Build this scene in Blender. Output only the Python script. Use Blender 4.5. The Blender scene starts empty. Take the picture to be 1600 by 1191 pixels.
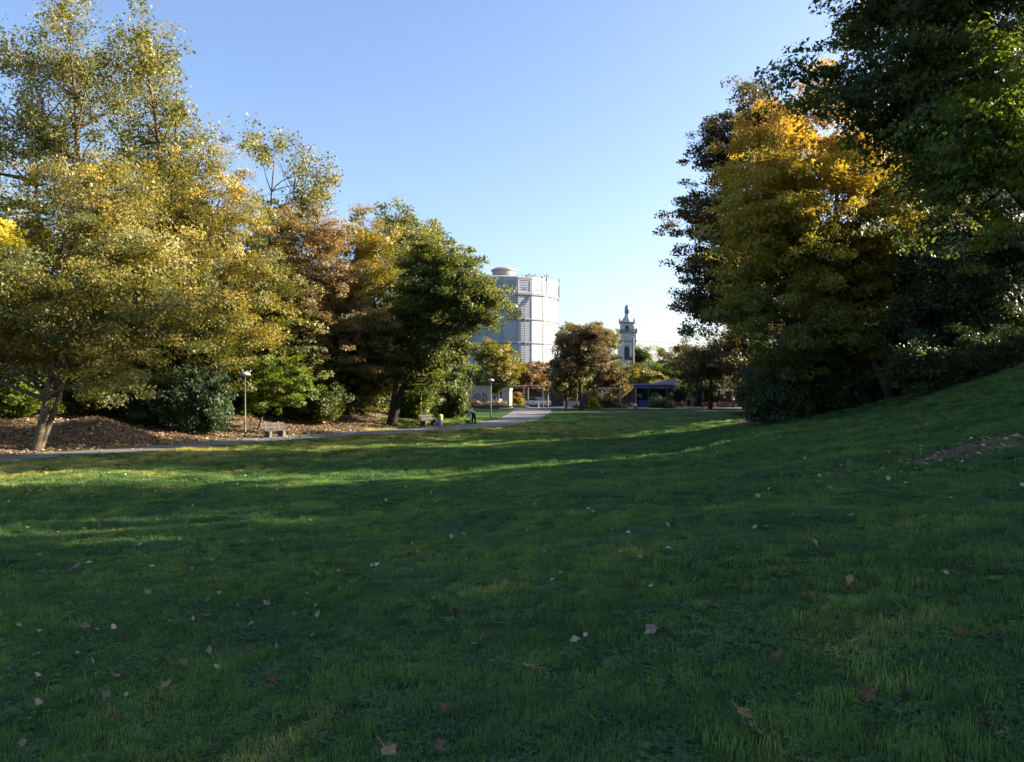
import bpy, bmesh, math
import numpy as np
from mathutils import Vector, Matrix

R = math.radians
SC = bpy.context.scene
COL = SC.collection

# ------------------------------------------------------------------ camera
EYE = 2.9            # eye height above the valley floor
FPX = 1240.0         # focal length in photograph pixels (1600 wide)
HROW = 607.0         # horizon row
cam_d = bpy.data.cameras.new('camera')
cam = bpy.data.objects.new('camera', cam_d); COL.objects.link(cam)
cam.location = (0, 0, EYE); cam.rotation_euler = (R(90), 0, 0)
cam_d.sensor_fit = 'HORIZONTAL'; cam_d.sensor_width = 36.0
cam_d.lens = FPX / 1600 * 36.0
cam_d.shift_y = (HROW - 595.5) / 1600
cam_d.clip_start = 0.1; cam_d.clip_end = 9000
SC.camera = cam

# ------------------------------------------------------------------ light
SUN_AZ = 78.0        # clockwise from +Y
SUN_EL = 20.0
world = bpy.data.worlds.new('World'); SC.world = world; world.use_nodes = True
wn = world.node_tree.nodes; wl = world.node_tree.links; wn.clear()
sky = wn.new('ShaderNodeTexSky'); sky.sky_type = 'NISHITA'; sky.sun_disc = False
sky.sun_elevation = R(SUN_EL); sky.sun_rotation = R(SUN_AZ)
sky.altitude = 250; sky.air_density = 1.0; sky.dust_density = 2.4; sky.ozone_density = 3.0
bg = wn.new('ShaderNodeBackground'); bg.inputs['Strength'].default_value = 0.081
wo = wn.new('ShaderNodeOutputWorld')
tint = wn.new('ShaderNodeMix'); tint.data_type = 'RGBA'; tint.blend_type = 'MULTIPLY'; tint.inputs['Factor'].default_value = 1
tint.inputs['B'].default_value = (1.03, .965, 1.0, 1)        # the camera's white balance
wl.new(sky.outputs[0], tint.inputs['A']); wl.new(tint.outputs['Result'], bg.inputs['Color']); wl.new(bg.outputs[0], wo.inputs['Surface'])
sun_d = bpy.data.lights.new('sun', 'SUN'); sun_d.energy = 5.0; sun_d.angle = R(0.53)
sun_d.color = (1.0, 0.87, 0.70)
sun = bpy.data.objects.new('sun', sun_d); COL.objects.link(sun)
sdir = Vector((math.sin(R(SUN_AZ)) * math.cos(R(SUN_EL)), math.cos(R(SUN_AZ)) * math.cos(R(SUN_EL)), math.sin(R(SUN_EL))))
sun.rotation_euler = (-sdir).to_track_quat('-Z', 'Y').to_euler()
SC.view_settings.view_transform = 'Standard'; SC.view_settings.look = 'None'
SC.view_settings.gamma = 1.0; SC.view_settings.use_curve_mapping = False
SC.view_settings.exposure = 2.05
SC.render.engine = 'CYCLES'
cy = SC.cycles
cy.max_bounces = 7; cy.diffuse_bounces = 3; cy.glossy_bounces = 2; cy.transmission_bounces = 5
cy.transparent_max_bounces = 6; cy.caustics_reflective = False; cy.caustics_refractive = False
cy.use_denoising = True
try: cy.denoiser = 'OPENIMAGEDENOISE'
except Exception: pass
cy.use_adaptive_sampling = True; cy.adaptive_threshold = 0.015
SC.render.film_transparent = False

# ------------------------------------------------------------------ helpers
def at(px, row, d):                     # a photograph pixel at depth d -> world point
    return ((px - 800) / FPX * d, d, EYE + (HROW - row) / FPX * d)

def smooth(a, b, t):
    u = np.clip((np.asarray(t, float) - a) / (b - a), 0, 1)
    return u * u * (3 - 2 * u)

def tag(o, label=None, cat=None, group=None, kind=None):
    if label: o['label'] = label
    if cat: o['category'] = cat
    if group: o['group'] = group
    if kind: o['kind'] = kind
    return o

def empty(name, loc, label, cat, group=None, rz=0.0):
    o = bpy.data.objects.new(name, None); COL.objects.link(o)
    o.location = loc; o.rotation_euler = (0, 0, rz); o.empty_display_size = 0.2
    return tag(o, label, cat, group)

def link(name, me, mat=None, parent=None, loc=(0, 0, 0), rot=(0, 0, 0), scl=(1, 1, 1)):
    o = bpy.data.objects.new(name, me); COL.objects.link(o)
    o.location = loc; o.rotation_euler = rot; o.scale = scl
    if parent is not None: o.parent = parent
    if mat is not None and len(me.materials) == 0: me.materials.append(mat)
    return o

def np_mesh(name, V, Q, attrs=None, smooth_shade=False):
    """V (n,3); Q (m,k) all faces of one size."""
    V = np.ascontiguousarray(V, np.float32); Q = np.ascontiguousarray(Q, np.int32)
    me = bpy.data.meshes.new(name)
    m, k = Q.shape
    me.vertices.add(len(V)); me.vertices.foreach_set('co', V.ravel())
    me.loops.add(m * k); me.loops.foreach_set('vertex_index', Q.ravel())
    me.polygons.add(m); me.polygons.foreach_set('loop_start', np.arange(0, m * k, k, dtype=np.int32))
    try: me.polygons.foreach_set('loop_total', np.full(m, k, np.int32))
    except Exception: pass
    me.update(calc_edges=True)
    if attrs:
        for an, (dom, arr) in attrs.items():
            a = me.attributes.new(an, 'FLOAT', dom); a.data.foreach_set('value', np.ascontiguousarray(arr, np.float32))
    if smooth_shade: me.polygons.foreach_set('use_smooth', np.ones(m, bool))
    return me

class MB:
    """collects boxes, tubes, lathes ... into one mesh"""
    def __init__(s): s.v = []; s.f = []; s.m = []
    def add(s, vs, fs, mi=0):
        o = len(s.v); s.v += [tuple(map(float, p)) for p in vs]; s.f += [tuple(i + o for i in f) for f in fs]; s.m += [mi] * len(fs)
    def box(s, c, d, rz=0.0, mi=0, rx=0.0):
        hx, hy, hz = d[0] / 2, d[1] / 2, d[2] / 2
        M = Matrix.Translation(c) @ Matrix.Rotation(rz, 4, 'Z') @ Matrix.Rotation(rx, 4, 'X')
        P = [M @ Vector((x * hx, y * hy, z * hz)) for x in (-1, 1) for y in (-1, 1) for z in (-1, 1)]
        s.add(P, [(0, 1, 3, 2), (4, 6, 7, 5), (0, 4, 5, 1), (2, 3, 7, 6), (0, 2, 6, 4), (1, 5, 7, 3)], mi)
    def tube(s, pts, rad, n=8, mi=0, cap=True):
        pts = [Vector(p) for p in pts]; vs = []; fs = []
        if not hasattr(rad, '__len__'): rad = [rad] * len(pts)
        for i, p in enumerate(pts):
            t = (pts[min(i + 1, len(pts) - 1)] - pts[max(i - 1, 0)]).normalized()
            u = t.cross(Vector((0, 0, 1)) if abs(t.z) < .9 else Vector((1, 0, 0))).normalized(); w = t.cross(u)
            for k in range(n):
                a = 2 * math.pi * k / n; vs.append(p + (u * math.cos(a) + w * math.sin(a)) * rad[i])
        for i in range(len(pts) - 1):
            for k in range(n):
                k2 = (k + 1) % n; fs.append((i * n + k, i * n + k2, (i + 1) * n + k2, (i + 1) * n + k))
        if cap: fs += [tuple(range(n)), tuple(reversed(range((len(pts) - 1) * n, len(pts) * n)))]
        s.add(vs, fs, mi)
    def lathe(s, prof, n=24, c=(0, 0, 0), mi=0, a0=0.0):
        vs = [(c[0] + r * math.cos(a0 + 2 * math.pi * k / n), c[1] + r * math.sin(a0 + 2 * math.pi * k / n), c[2] + z) for r, z in prof for k in range(n)]
        fs = [(i * n + k, i * n + (k + 1) % n, (i + 1) * n + (k + 1) % n, (i + 1) * n + k) for i in range(len(prof) - 1) for k in range(n)]
        fs += [tuple(reversed(range(n))), tuple(range((len(prof) - 1) * n, len(prof) * n))]
        s.add(vs, fs, mi)
    def prism(s, poly, y0, y1, mi=0):        # polygon in XZ extruded along Y
        n = len(poly)
        vs = [(x, y0, z) for x, z in poly] + [(x, y1, z) for x, z in poly]
        fs = [tuple(range(n)), tuple(reversed(range(n, 2 * n)))] + [(i, i + n, (i + 1) % n + n, (i + 1) % n) for i in range(n)]
        s.add(vs, fs, mi)
    def mesh(s, name, mats=None, sm=False):
        me = bpy.data.meshes.new(name); me.from_pydata(s.v, [], s.f)
        bm = bmesh.new(); bm.from_mesh(me); bmesh.ops.recalc_face_normals(bm, faces=bm.faces); bm.to_mesh(me); bm.free()
        for m in mats or []: me.materials.append(m)
        if any(s.m): me.polygons.foreach_set('material_index', s.m)
        if sm: me.polygons.foreach_set('use_smooth', np.ones(len(me.polygons), bool))
        return me
    def build(s, name, mat, parent=None, sm=False, loc=(0, 0, 0), rot=(0, 0, 0)):
        return link(name, s.mesh(name, mat if isinstance(mat, list) else [mat], sm), None, parent, loc, rot)

# ------------------------------------------------------------------ materials
def nodes(name):
    m = bpy.data.materials.new(name); m.use_nodes = True
    nt = m.node_tree; nt.nodes.clear()
    out = nt.nodes.new('ShaderNodeOutputMaterial')
    return m, nt, nt.nodes, nt.links, out

def ramp(n, stops):
    r = n.new('ShaderNodeValToRGB'); e = r.color_ramp.elements
    while len(e) < len(stops): e.new(0.5)
    for i, (p, c) in enumerate(stops):
        e[i].position = p; e[i].color = (*c, 1)
    return r

def plain(name, col, rough=0.7, var=0.15, scale=6.0, metal=0.0, bump=0.0, spec=0.3, dark=None):
    m, nt, n, l, out = nodes(name)
    b = n.new('ShaderNodeBsdfPrincipled'); b.inputs['Roughness'].default_value = rough; b.inputs['Metallic'].default_value = metal
    b.inputs['Specular IOR Level'].default_value = spec
    tc = n.new('ShaderNodeTexCoord'); ns = n.new('ShaderNodeTexNoise'); ns.inputs['Scale'].default_value = scale; ns.inputs['Detail'].default_value = 5
    l.new(tc.outputs['Object'], ns.inputs['Vector'])
    d = dark or tuple(c * (1 - 2 * var) for c in col); h = tuple(min(1, c * (1 + var)) for c in col)
    r = ramp(n, [(0.25, d), (0.5, col), (0.75, h)])
    l.new(ns.outputs['Fac'], r.inputs['Fac']); l.new(r.outputs['Color'], b.inputs['Base Color'])
    if bump:
        bp = n.new('ShaderNodeBump'); bp.inputs['Strength'].default_value = bump; bp.inputs['Distance'].default_value = 0.02
        l.new(ns.outputs['Fac'], bp.inputs['Height']); l.new(bp.outputs[0], b.inputs['Normal'])
    l.new(b.outputs[0], out.inputs['Surface'])
    return m

def leaf_mat(name, stops, trans=0.38, gain=1.5, spec=0.3):
    m, nt, n, l, out = nodes(name)
    at_ = n.new('ShaderNodeAttribute'); at_.attribute_name = 'v'
    r = ramp(n, stops); l.new(at_.outputs['Fac'], r.inputs['Fac'])
    b = n.new('ShaderNodeBsdfPrincipled'); b.inputs['Roughness'].default_value = 0.5; b.inputs['Specular IOR Level'].default_value = spec
    t = n.new('ShaderNodeBsdfTranslucent'); mx = n.new('ShaderNodeMixShader'); mx.inputs[0].default_value = trans
    g = n.new('ShaderNodeMix'); g.data_type = 'RGBA'; g.blend_type = 'MULTIPLY'; g.inputs['Factor'].default_value = 1
    g.inputs['B'].default_value = (gain * 1.05, gain, gain * 0.55, 1)
    l.new(r.outputs['Color'], g.inputs['A']); l.new(g.outputs['Result'], t.inputs['Color'])
    l.new(r.outputs['Color'], b.inputs['Base Color'])
    l.new(b.outputs[0], mx.inputs[1]); l.new(t.outputs[0], mx.inputs[2]); l.new(mx.outputs[0], out.inputs['Surface'])
    return m

def bark_mat(name, c0, c1, sc=5.0):
    m, nt, n, l, out = nodes(name)
    b = n.new('ShaderNodeBsdfPrincipled'); b.inputs['Roughness'].default_value = 0.9; b.inputs['Specular IOR Level'].default_value = 0.1
    tc = n.new('ShaderNodeTexCoord'); mp = n.new('ShaderNodeMapping'); mp.inputs['Scale'].default_value = (sc, sc, sc * 0.22)
    ns = n.new('ShaderNodeTexNoise'); ns.inputs['Scale'].default_value = 2.2; ns.inputs['Detail'].default_value = 7; ns.inputs['Roughness'].default_value = .65
    l.new(tc.outputs['Object'], mp.inputs['Vector']); l.new(mp.outputs[0], ns.inputs['Vector'])
    r = ramp(n, [(0.33, c0), (0.68, c1)]); l.new(ns.outputs['Fac'], r.inputs['Fac']); l.new(r.outputs[0], b.inputs['Base Color'])
    bp = n.new('ShaderNodeBump'); bp.inputs['Strength'].default_value = .8; bp.inputs['Distance'].default_value = 0.05
    l.new(ns.outputs['Fac'], bp.inputs['Height']); l.new(bp.outputs[0], b.inputs['Normal']); l.new(b.outputs[0], out.inputs['Surface'])
    return m

BARK = bark_mat('bark_grey_brown', (.035, .026, .018), (.14, .11, .08))
BARK_PALE = bark_mat('bark_pale', (.055, .042, .028), (.21, .165, .115), 4)
BARK_DARK = bark_mat('bark_dark', (.018, .014, .010), (.06, .048, .038))
LM = {
 'olive':  leaf_mat('leaf_olive_gold', [(0, (.036, .055, .016)), (.35, (.11, .12, .026)), (.7, (.235, .20, .036)), (1, (.36, .26, .042))], trans=.28),
 'gold':   leaf_mat('leaf_gold', [(0, (.045, .065, .018)), (.35, (.14, .145, .032)), (.7, (.29, .235, .04)), (1, (.42, .29, .045))], trans=.28),
 'yellow': leaf_mat('leaf_yellow', [(0, (.16, .17, .02)), (.5, (.40, .34, .025)), (1, (.55, .42, .03))]),
 'poplar': leaf_mat('leaf_poplar', [(0, (.055, .070, .018)), (.45, (.15, .155, .03)), (.8, (.30, .26, .055)), (1, (.44, .37, .10))], spec=.5),
 'rust':   leaf_mat('leaf_rust_pink', [(0, (.065, .068, .022)), (.4, (.16, .135, .048)), (.75, (.25, .175, .08)), (1, (.32, .21, .105))]),
 'green':  leaf_mat('leaf_mid_green', [(0, (.032, .055, .016)), (.5, (.082, .112, .028)), (.85, (.17, .18, .038)), (1, (.33, .28, .045))]),
 'lime':   leaf_mat('leaf_lime_green', [(0, (.04, .075, .011)), (.5, (.10, .15, .017)), (1, (.24, .27, .03))], trans=.5),
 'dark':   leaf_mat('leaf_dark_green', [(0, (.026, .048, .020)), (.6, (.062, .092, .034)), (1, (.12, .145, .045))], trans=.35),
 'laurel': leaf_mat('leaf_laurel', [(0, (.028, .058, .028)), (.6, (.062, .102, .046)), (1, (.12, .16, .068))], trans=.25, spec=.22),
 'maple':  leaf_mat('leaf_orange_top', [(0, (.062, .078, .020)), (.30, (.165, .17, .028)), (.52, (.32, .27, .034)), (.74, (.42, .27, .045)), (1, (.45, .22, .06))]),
 'copper': leaf_mat('leaf_copper', [(0, (.045, .038, .02)), (.5, (.11, .085, .042)), (.8, (.185, .135, .055)), (1, (.27, .20, .07))]),
 'tan':    leaf_mat('leaf_tan_orange', [(0, (.09, .075, .03)), (.5, (.22, .14, .055)), (1, (.33, .19, .075))]),
 'pale':   leaf_mat('leaf_pale_green', [(0, (.07, .085, .03)), (.5, (.16, .17, .06)), (1, (.26, .25, .09))]),
 'bronze': leaf_mat('leaf_bronze_dark', [(0, (.034, .034, .016)), (.6, (.090, .078, .032)), (1, (.17, .115, .045))]),
 'litter': leaf_mat('leaf_fallen_dry', [(0, (.12, .075, .045)), (.45, (.29, .20, .12)), (.8, (.42, .31, .19)), (1, (.52, .43, .28))], trans=.1),
 'flower': leaf_mat('leaf_flower_bed', [(0, (.10, .12, .02)), (.35, (.22, .20, .03)), (.6, (.34, .14, .10)), (.85, (.38, .10, .10)), (1, (.26, .08, .16))], trans=.3),
 'straw':  leaf_mat('leaf_ornamental_grass', [(0, (.10, .13, .02)), (.5, (.30, .24, .04)), (1, (.45, .19, .07))], trans=.3),
}

# ------------------------------------------------------------------ terrain
_S = np.linspace(-60, 140, 4001)
_Z = np.interp(_S, [-60, -14, -6.5, -2.3, 0, 3, 6.5, 10.4, 16, 26, 60, 140], [0, 0, .2, .65, 1.15, 1.55, 2.35, 3.9, 6.0, 8.2, 11, 14])
_k = np.exp(-np.linspace(-3, 3, 121) ** 2 / 2); _k /= _k.sum()
_Z = np.convolve(np.pad(_Z, 60, 'edge'), _k, 'valid')
PATH = np.array([(-34, 14), (-27, 24.5), (-21.1, 32.7), (-18.3, 36.5), (-15.6, 41.5), (-13.5, 45.6), (-11.1, 49.3), (-8.6, 52.2),
                 (-5.2, 56.6), (-2.2, 62), (0.1, 71), (1.2, 82), (2.4, 98), (3.0, 113)], float)
PW = np.array([2.6, 2.6, 2.7, 2.7, 2.8, 3.1, 3.6, 3.8, 3.8, 3.8, 4.0, 4.2, 4.8, 5.2])
def _spline(P, n=16):
    out = []
    for i in range(len(P) - 1):
        a, b, c, d = P[max(i - 1, 0)], P[i], P[i + 1], P[min(i + 2, len(P) - 1)]
        for t in np.linspace(0, 1, n, endpoint=False):
            out.append(.5 * (2 * b + (c - a) * t + (2 * a - 5 * b + 4 * c - d) * t * t + (3 * b - a - 3 * c + d) * t ** 3))
    out.append(P[-1]); return np.array(out)
PSP = _spline(np.column_stack([PATH, PW]))
def path_dist(x, y):
    """signed distance to the path's centre line (positive on the wooded side) and the half width there"""
    x = np.atleast_1d(np.asarray(x, float)); y = np.atleast_1d(np.asarray(y, float))
    best = np.full(x.shape, 1e9); sgn = np.ones(x.shape); hw = np.full(x.shape, 1.5)
    P = PSP[::4]
    for i in range(len(P) - 1):
        a, b = P[i, :2], P[i + 1, :2]; d = b - a; L = (d * d).sum()
        t = ((x - a[0]) * d[0] + (y - a[1]) * d[1]) / L
        lo = -50 if i == 0 else 0; hi = 50 if i == len(P) - 2 else 1
        t = np.clip(t, lo, hi)
        ex = x - a[0] - t * d[0]; ey = y - a[1] - t * d[1]; q = np.hypot(ex, ey)
        s = np.where(d[0] * ey - d[1] * ex > 0, 1.0, -1.0); u = q < best
        best = np.where(u, q, best); sgn = np.where(u, s, sgn); hw = np.where(u, P[i, 2] / 2, hw)
    return best * sgn, hw
def ground_z(x, y):
    x = np.asarray(x, float); y = np.asarray(y, float); sh = np.broadcast(x, y).shape
    x = np.broadcast_to(x, sh).ravel(); y = np.broadcast_to(y, sh).ravel()
    s = x - .3 * y - .25 * np.maximum(0, y - 45)
    z = np.interp(s, _S, _Z) * (1 - smooth(160, 260, y))
    pd, hw = path_dist(x, y)
    b = pd - hw
    fade = (1 - .75 * smooth(-12, -3, x)) * (1 - smooth(70, 100, y))
    z = z + 1.75 * smooth(.6, 13, b) * fade * (1 - smooth(60, 200, b))
    z = z + 1.0 * np.exp(-(((x + 21.6) / 2.4) ** 2 + ((y - 41.6) / 1.8) ** 2)) * smooth(.2, 2.2, b)
    wob = .035 * (np.sin(x * .9 + 1.3 * np.sin(y * .35)) + np.sin(y * .75 + x * .4)) + .02 * np.sin(x * 2.3 + y * 1.7)
    z = z + wob * smooth(.3, 2.0, np.abs(pd) - hw) * (1 - smooth(90, 110, y))
    return z.reshape(sh)
def gz(x, y): return float(ground_z(np.array([x]), np.array([y]))[0])

def axis(segs):
    out = []
    for a, b, st in segs: out += list(np.arange(a, b - 1e-6, st))
    out.append(segs[-1][1]); return np.array(out)
gx = axis([(-3000, -400, 400), (-400, -100, 40), (-100, -50, 5), (-50, -30, 1), (-30, 25, .5), (25, 50, 1), (50, 100, 5), (100, 400, 40), (400, 3000, 400)])
gy = axis([(-200, -20, 20), (-20, 0, 2), (0, 62, .5), (62, 125, 1), (125, 200, 5), (200, 400, 20), (400, 4000, 300)])
GX, GY = np.meshgrid(gx, gy); GZ = ground_z(GX, GY)
nx, ny = len(gx), len(gy)
idx = np.arange(nx * ny).reshape(ny, nx)
GQ = np.stack([idx[:-1, :-1], idx[:-1, 1:], idx[1:, 1:], idx[1:, :-1]], -1).reshape(-1, 4)
pdg, hwg = path_dist(GX.ravel(), GY.ravel())
bg_ = pdg - hwg
fx, fy = GX.ravel(), GY.ravel()
nz = np.sin(fx * 1.1 + fy * .4) * .5 + np.sin(fy * .9 - fx * .35) * .5
litter_a = smooth(.1, 1.2, bg_ + .35 * nz) * (1 - smooth(-11.5, -8.0, fx + .6 * nz)) * (1 - smooth(80, 110, fy))
# under the trees on the right bank the soil is bare
def tree_line(x): return np.interp(x, [9, 11, 14.5, 17, 19.4, 30], [41, 37, 36, 34, 30, 22])
bare = smooth(-.3, 1.3, fy - tree_line(fx) + .5 * nz) * smooth(9.5, 11.5, fx + .4 * nz - .3 * np.maximum(0, fy - 38)) * (1 - smooth(62, 70, fy))
patch = np.exp(-(((fx - 8.7) / 2.0) ** 2 + ((fy - 14.2) / 1.1) ** 2)) * (0.75 + .35 * nz)
LIT = np.clip(litter_a, 0, 1); DIRT = np.clip(np.maximum(bare, patch * 1.1), 0, 1)

def ground_material():
    m, nt, n, l, out = nodes('ground_grass_and_litter')
    geo = n.new('ShaderNodeNewGeometry')
    def noise(sc, det=5, ro=.6):
        a = n.new('ShaderNodeTexNoise'); a.inputs['Scale'].default_value = sc; a.inputs['Detail'].default_value = det; a.inputs['Roughness'].default_value = ro
        l.new(geo.outputs['Position'], a.inputs['Vector']); return a
    n1, n2, n3 = noise(.35), noise(3.0), noise(28, 4, .7)
    g1 = ramp(n, [(.3, (.026, .056, .016)), (.55, (.046, .086, .022)), (.75, (.075, .105, .028))]); l.new(n1.outputs['Fac'], g1.inputs['Fac'])
    g2 = ramp(n, [(.25, (.22, .22, .2)), (.55, (1, 1, 1)), (.8, (1.5, 1.45, 1.3))]); l.new(n3.outputs['Fac'], g2.inputs['Fac'])
    mul = n.new('ShaderNodeMix'); mul.data_type = 'RGBA'; mul.blend_type = 'MULTIPLY'; mul.inputs['Factor'].default_value = 1
    l.new(g1.outputs[0], mul.inputs['A']); l.new(g2.outputs[0], mul.inputs['B'])
    soil = ramp(n, [(.28, (.055, .040, .028)), (.5, (.15, .105, .068)), (.62, (.26, .185, .115)), (.75, (.38, .28, .18))])
    sm = n.new('ShaderNodeMath'); sm.operation = 'ADD'; sm.inputs[1].default_value = 0
    l.new(noise(9, 8, .75).outputs['Fac'], sm.inputs[0]); l.new(sm.outputs[0], soil.inputs['Fac'])
    la = n.new('ShaderNodeAttribute'); la.attribute_name = 'litter'; da = n.new('ShaderNodeAttribute'); da.attribute_name = 'dirt'
    mxx = n.new('ShaderNodeMath'); mxx.operation = 'MAXIMUM'; l.new(la.outputs['Fac'], mxx.inputs[0]); l.new(da.outputs['Fac'], mxx.inputs[1])
    thr = n.new('ShaderNodeMath'); thr.operation = 'ADD'; l.new(mxx.outputs[0], thr.inputs[0])
    no = n.new('ShaderNodeMath'); no.operation = 'MULTIPLY_ADD'; no.inputs[1].default_value = .9; no.inputs[2].default_value = -.45
    l.new(n2.outputs['Fac'], no.inputs[0]); l.new(no.outputs[0], thr.inputs[1])
    st = ramp(n, [(.38, (0, 0, 0)), (.62, (1, 1, 1))]); l.new(thr.outputs[0], st.inputs['Fac'])
    mix = n.new('ShaderNodeMix'); mix.data_type = 'RGBA'; l.new(st.outputs[0], mix.inputs['Factor'])
    l.new(mul.outputs['Result'], mix.inputs['A']); l.new(soil.outputs[0], mix.inputs['B'])
    b = n.new('ShaderNodeBsdfPrincipled'); b.inputs['Roughness'].default_value = .95; b.inputs['Specular IOR Level'].default_value = .08
    l.new(mix.outputs['Result'], b.inputs['Base Color'])
    bp = n.new('ShaderNodeBump'); bp.inputs['Strength'].default_value = .9; bp.inputs['Distance'].default_value = .06
    l.new(n3.outputs['Fac'], bp.inputs['Height']); l.new(bp.outputs[0], b.inputs['Normal'])
    l.new(b.outputs[0], out.inputs['Surface'])
    return m
gme = np_mesh('ground', np.column_stack([fx, fy, GZ.ravel()]), GQ, {'litter': ('POINT', LIT), 'dirt': ('POINT', DIRT)}, True)
gme.materials.append(ground_material())
tag(link('ground', gme), kind='structure', label='grassy valley floor with leaf covered bank and rising slope')

# ------------------------------------------------------------------ path
def asphalt(name, c, sc=40):
    m, nt, n, l, out = nodes(name)
    geo = n.new('ShaderNodeNewGeometry')
    a = n.new('ShaderNodeTexNoise'); a.inputs['Scale'].default_value = sc; a.inputs['Detail'].default_value = 3; l.new(geo.outputs['Position'], a.inputs['Vector'])
    b_ = n.new('ShaderNodeTexNoise'); b_.inputs['Scale'].default_value = .7; b_.inputs['Detail'].default_value = 6; l.new(geo.outputs['Position'], b_.inputs['Vector'])
    r1 = ramp(n, [(.3, tuple(k * .62 for k in c)), (.7, tuple(k * 1.25 for k in c))]); l.new(b_.outputs['Fac'], r1.inputs['Fac'])
    r2 = ramp(n, [(.3, (.7, .7, .7)), (.7, (1.2, 1.2, 1.2))]); l.new(a.outputs['Fac'], r2.inputs['Fac'])
    mu = n.new('ShaderNodeMix'); mu.data_type = 'RGBA'; mu.blend_type = 'MULTIPLY'; mu.inputs['Factor'].default_value = 1
    l.new(r1.outputs[0], mu.inputs['A']); l.new(r2.outputs[0], mu.inputs['B'])
    p = n.new('ShaderNodeBsdfPrincipled'); p.inputs['Roughness'].default_value = .88; p.inputs['Specular IOR Level'].default_value = .25
    l.new(mu.outputs['Result'], p.inputs['Base Color'])
    bp = n.new('ShaderNodeBump'); bp.inputs['Strength'].default_value = .4; bp.inputs['Distance'].default_value = .01
    l.new(a.outputs['Fac'], bp.inputs['Height']); l.new(bp.outputs[0], p.inputs['Normal']); l.new(p.outputs[0], out.inputs['Surface'])
    return m
M_ASPH = asphalt('path_asphalt', (.17, .165, .165)); M_PLAZA = asphalt('plaza_paving', (.25, .22, .20))
rng = np.random.default_rng(7)
T = np.gradient(PSP[:, :2], axis=0); T /= np.linalg.norm(T, axis=1)[:, None]; NRM = np.column_stack([-T[:, 1], T[:, 0]])
off = np.linspace(-1, 1, 9)
ed = .10 * np.sin(np.arange(len(PSP)) * .9) + rng.normal(0, .05, len(PSP))
PV = []
for i in range(len(PSP)):
    w = PSP[i, 2] / 2 + ed[i]
    p = PSP[i, :2][None] + NRM[i][None] * (off * w)[:, None]
    PV.append(np.column_stack([p, ground_z(p[:, 0], p[:, 1]) + .03]))
PV = np.concatenate(PV); pi = np.arange(len(PV)).reshape(-1, 9)
PQ = np.stack([pi[:-1, :-1], pi[:-1, 1:], pi[1:, 1:], pi[1:, :-1]], -1).reshape(-1, 4)[:, ::-1]
pme = np_mesh('path', PV, PQ, None, True); pme.materials.append(M_ASPH)
tag(link('path', pme), kind='structure', label='grey asphalt footpath curving past the trees to the square')
# plaza crossing the far end of the lawn
def sheet(name, x0, x1, y0, y1, dz, mat, label, st=1.0):
    xs = np.linspace(x0, x1, max(2, int((x1 - x0) / st))); ys = np.linspace(y0, y1, max(2, int((y1 - y0) / st)))
    X, Y = np.meshgrid(xs, ys); Z = ground_z(X, Y) + dz; i = np.arange(X.size).reshape(X.shape)
    Q = np.stack([i[:-1, :-1], i[:-1, 1:], i[1:, 1:], i[1:, :-1]], -1).reshape(-1, 4)
    me = np_mesh(name, np.column_stack([X.ravel(), Y.ravel(), Z.ravel()]), Q, None, True); me.materials.append(mat)
    return tag(link(name, me), kind='structure', label=label)
sheet('plaza', -.4, 60, 112.2, 131, .034, M_PLAZA, 'pale paved square crossing the far end of the lawn')

# ------------------------------------------------------------------ trees
def sub_leaves(C, N, L, rs, up, out_c, cr, flat, vcl, vleaf, hgrad, zlo, zhi, voff, droop=0.0, tri=False, cl_v=None):
    """C (k,3) cluster centres -> leaf quads"""
    k = len(C); n = k * N
    cen = np.repeat(C, N, 0)
    g = rs.normal(0, 1, (n, 3)); g /= np.linalg.norm(g, axis=1)[:, None] + 1e-9
    g *= (rs.random(n) ** .45)[:, None]
    r = np.repeat(cr * rs.uniform(.65, 1.35, k), N)
    pos = cen + g * np.column_stack([r, r, r * flat])
    pos[:, 2] -= droop * (g[:, 0] ** 2 + g[:, 1] ** 2) * r
    od = pos - out_c; od /= np.linalg.norm(od, axis=1)[:, None] + 1e-9
    nr = np.repeat(rs.normal(0, .55, (k, 3)), N, 0) + rs.normal(0, .40, (n, 3)) + od * .45; nr[:, 2] += up
    nr /= np.linalg.norm(nr, axis=1)[:, None] + 1e-9
    t = rs.normal(0, 1, (n, 3)); t[:, 2] -= .35; t -= nr * (t * nr).sum(1)[:, None]; t /= np.linalg.norm(t, axis=1)[:, None] + 1e-9
    b = np.cross(nr, t)
    s = L * np.clip(rs.lognormal(-.05, .32, n), .45, 1.9)[:, None]
    p0 = pos - t * s * .5; p2 = pos + t * s * .5
    mid = pos - t * s * .08 + nr * s * .10
    p1 = mid + b * s * .36; p3 = mid - b * s * .36
    if tri:
        V = np.stack([p0, pos + t * s * .3 + b * s * .42, pos + t * s * .4 - b * s * .42], 1).reshape(-1, 3); Q = np.arange(3 * n).reshape(n, 3)
    else:
        V = np.stack([p0, p1, p2, p3], 1).reshape(-1, 3); Q = np.arange(4 * n).reshape(n, 4)
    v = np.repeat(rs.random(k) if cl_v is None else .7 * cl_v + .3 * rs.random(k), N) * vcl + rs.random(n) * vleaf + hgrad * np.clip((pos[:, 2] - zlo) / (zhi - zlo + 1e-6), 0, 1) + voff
    return V, Q, np.clip(v, 0, 1)

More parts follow.
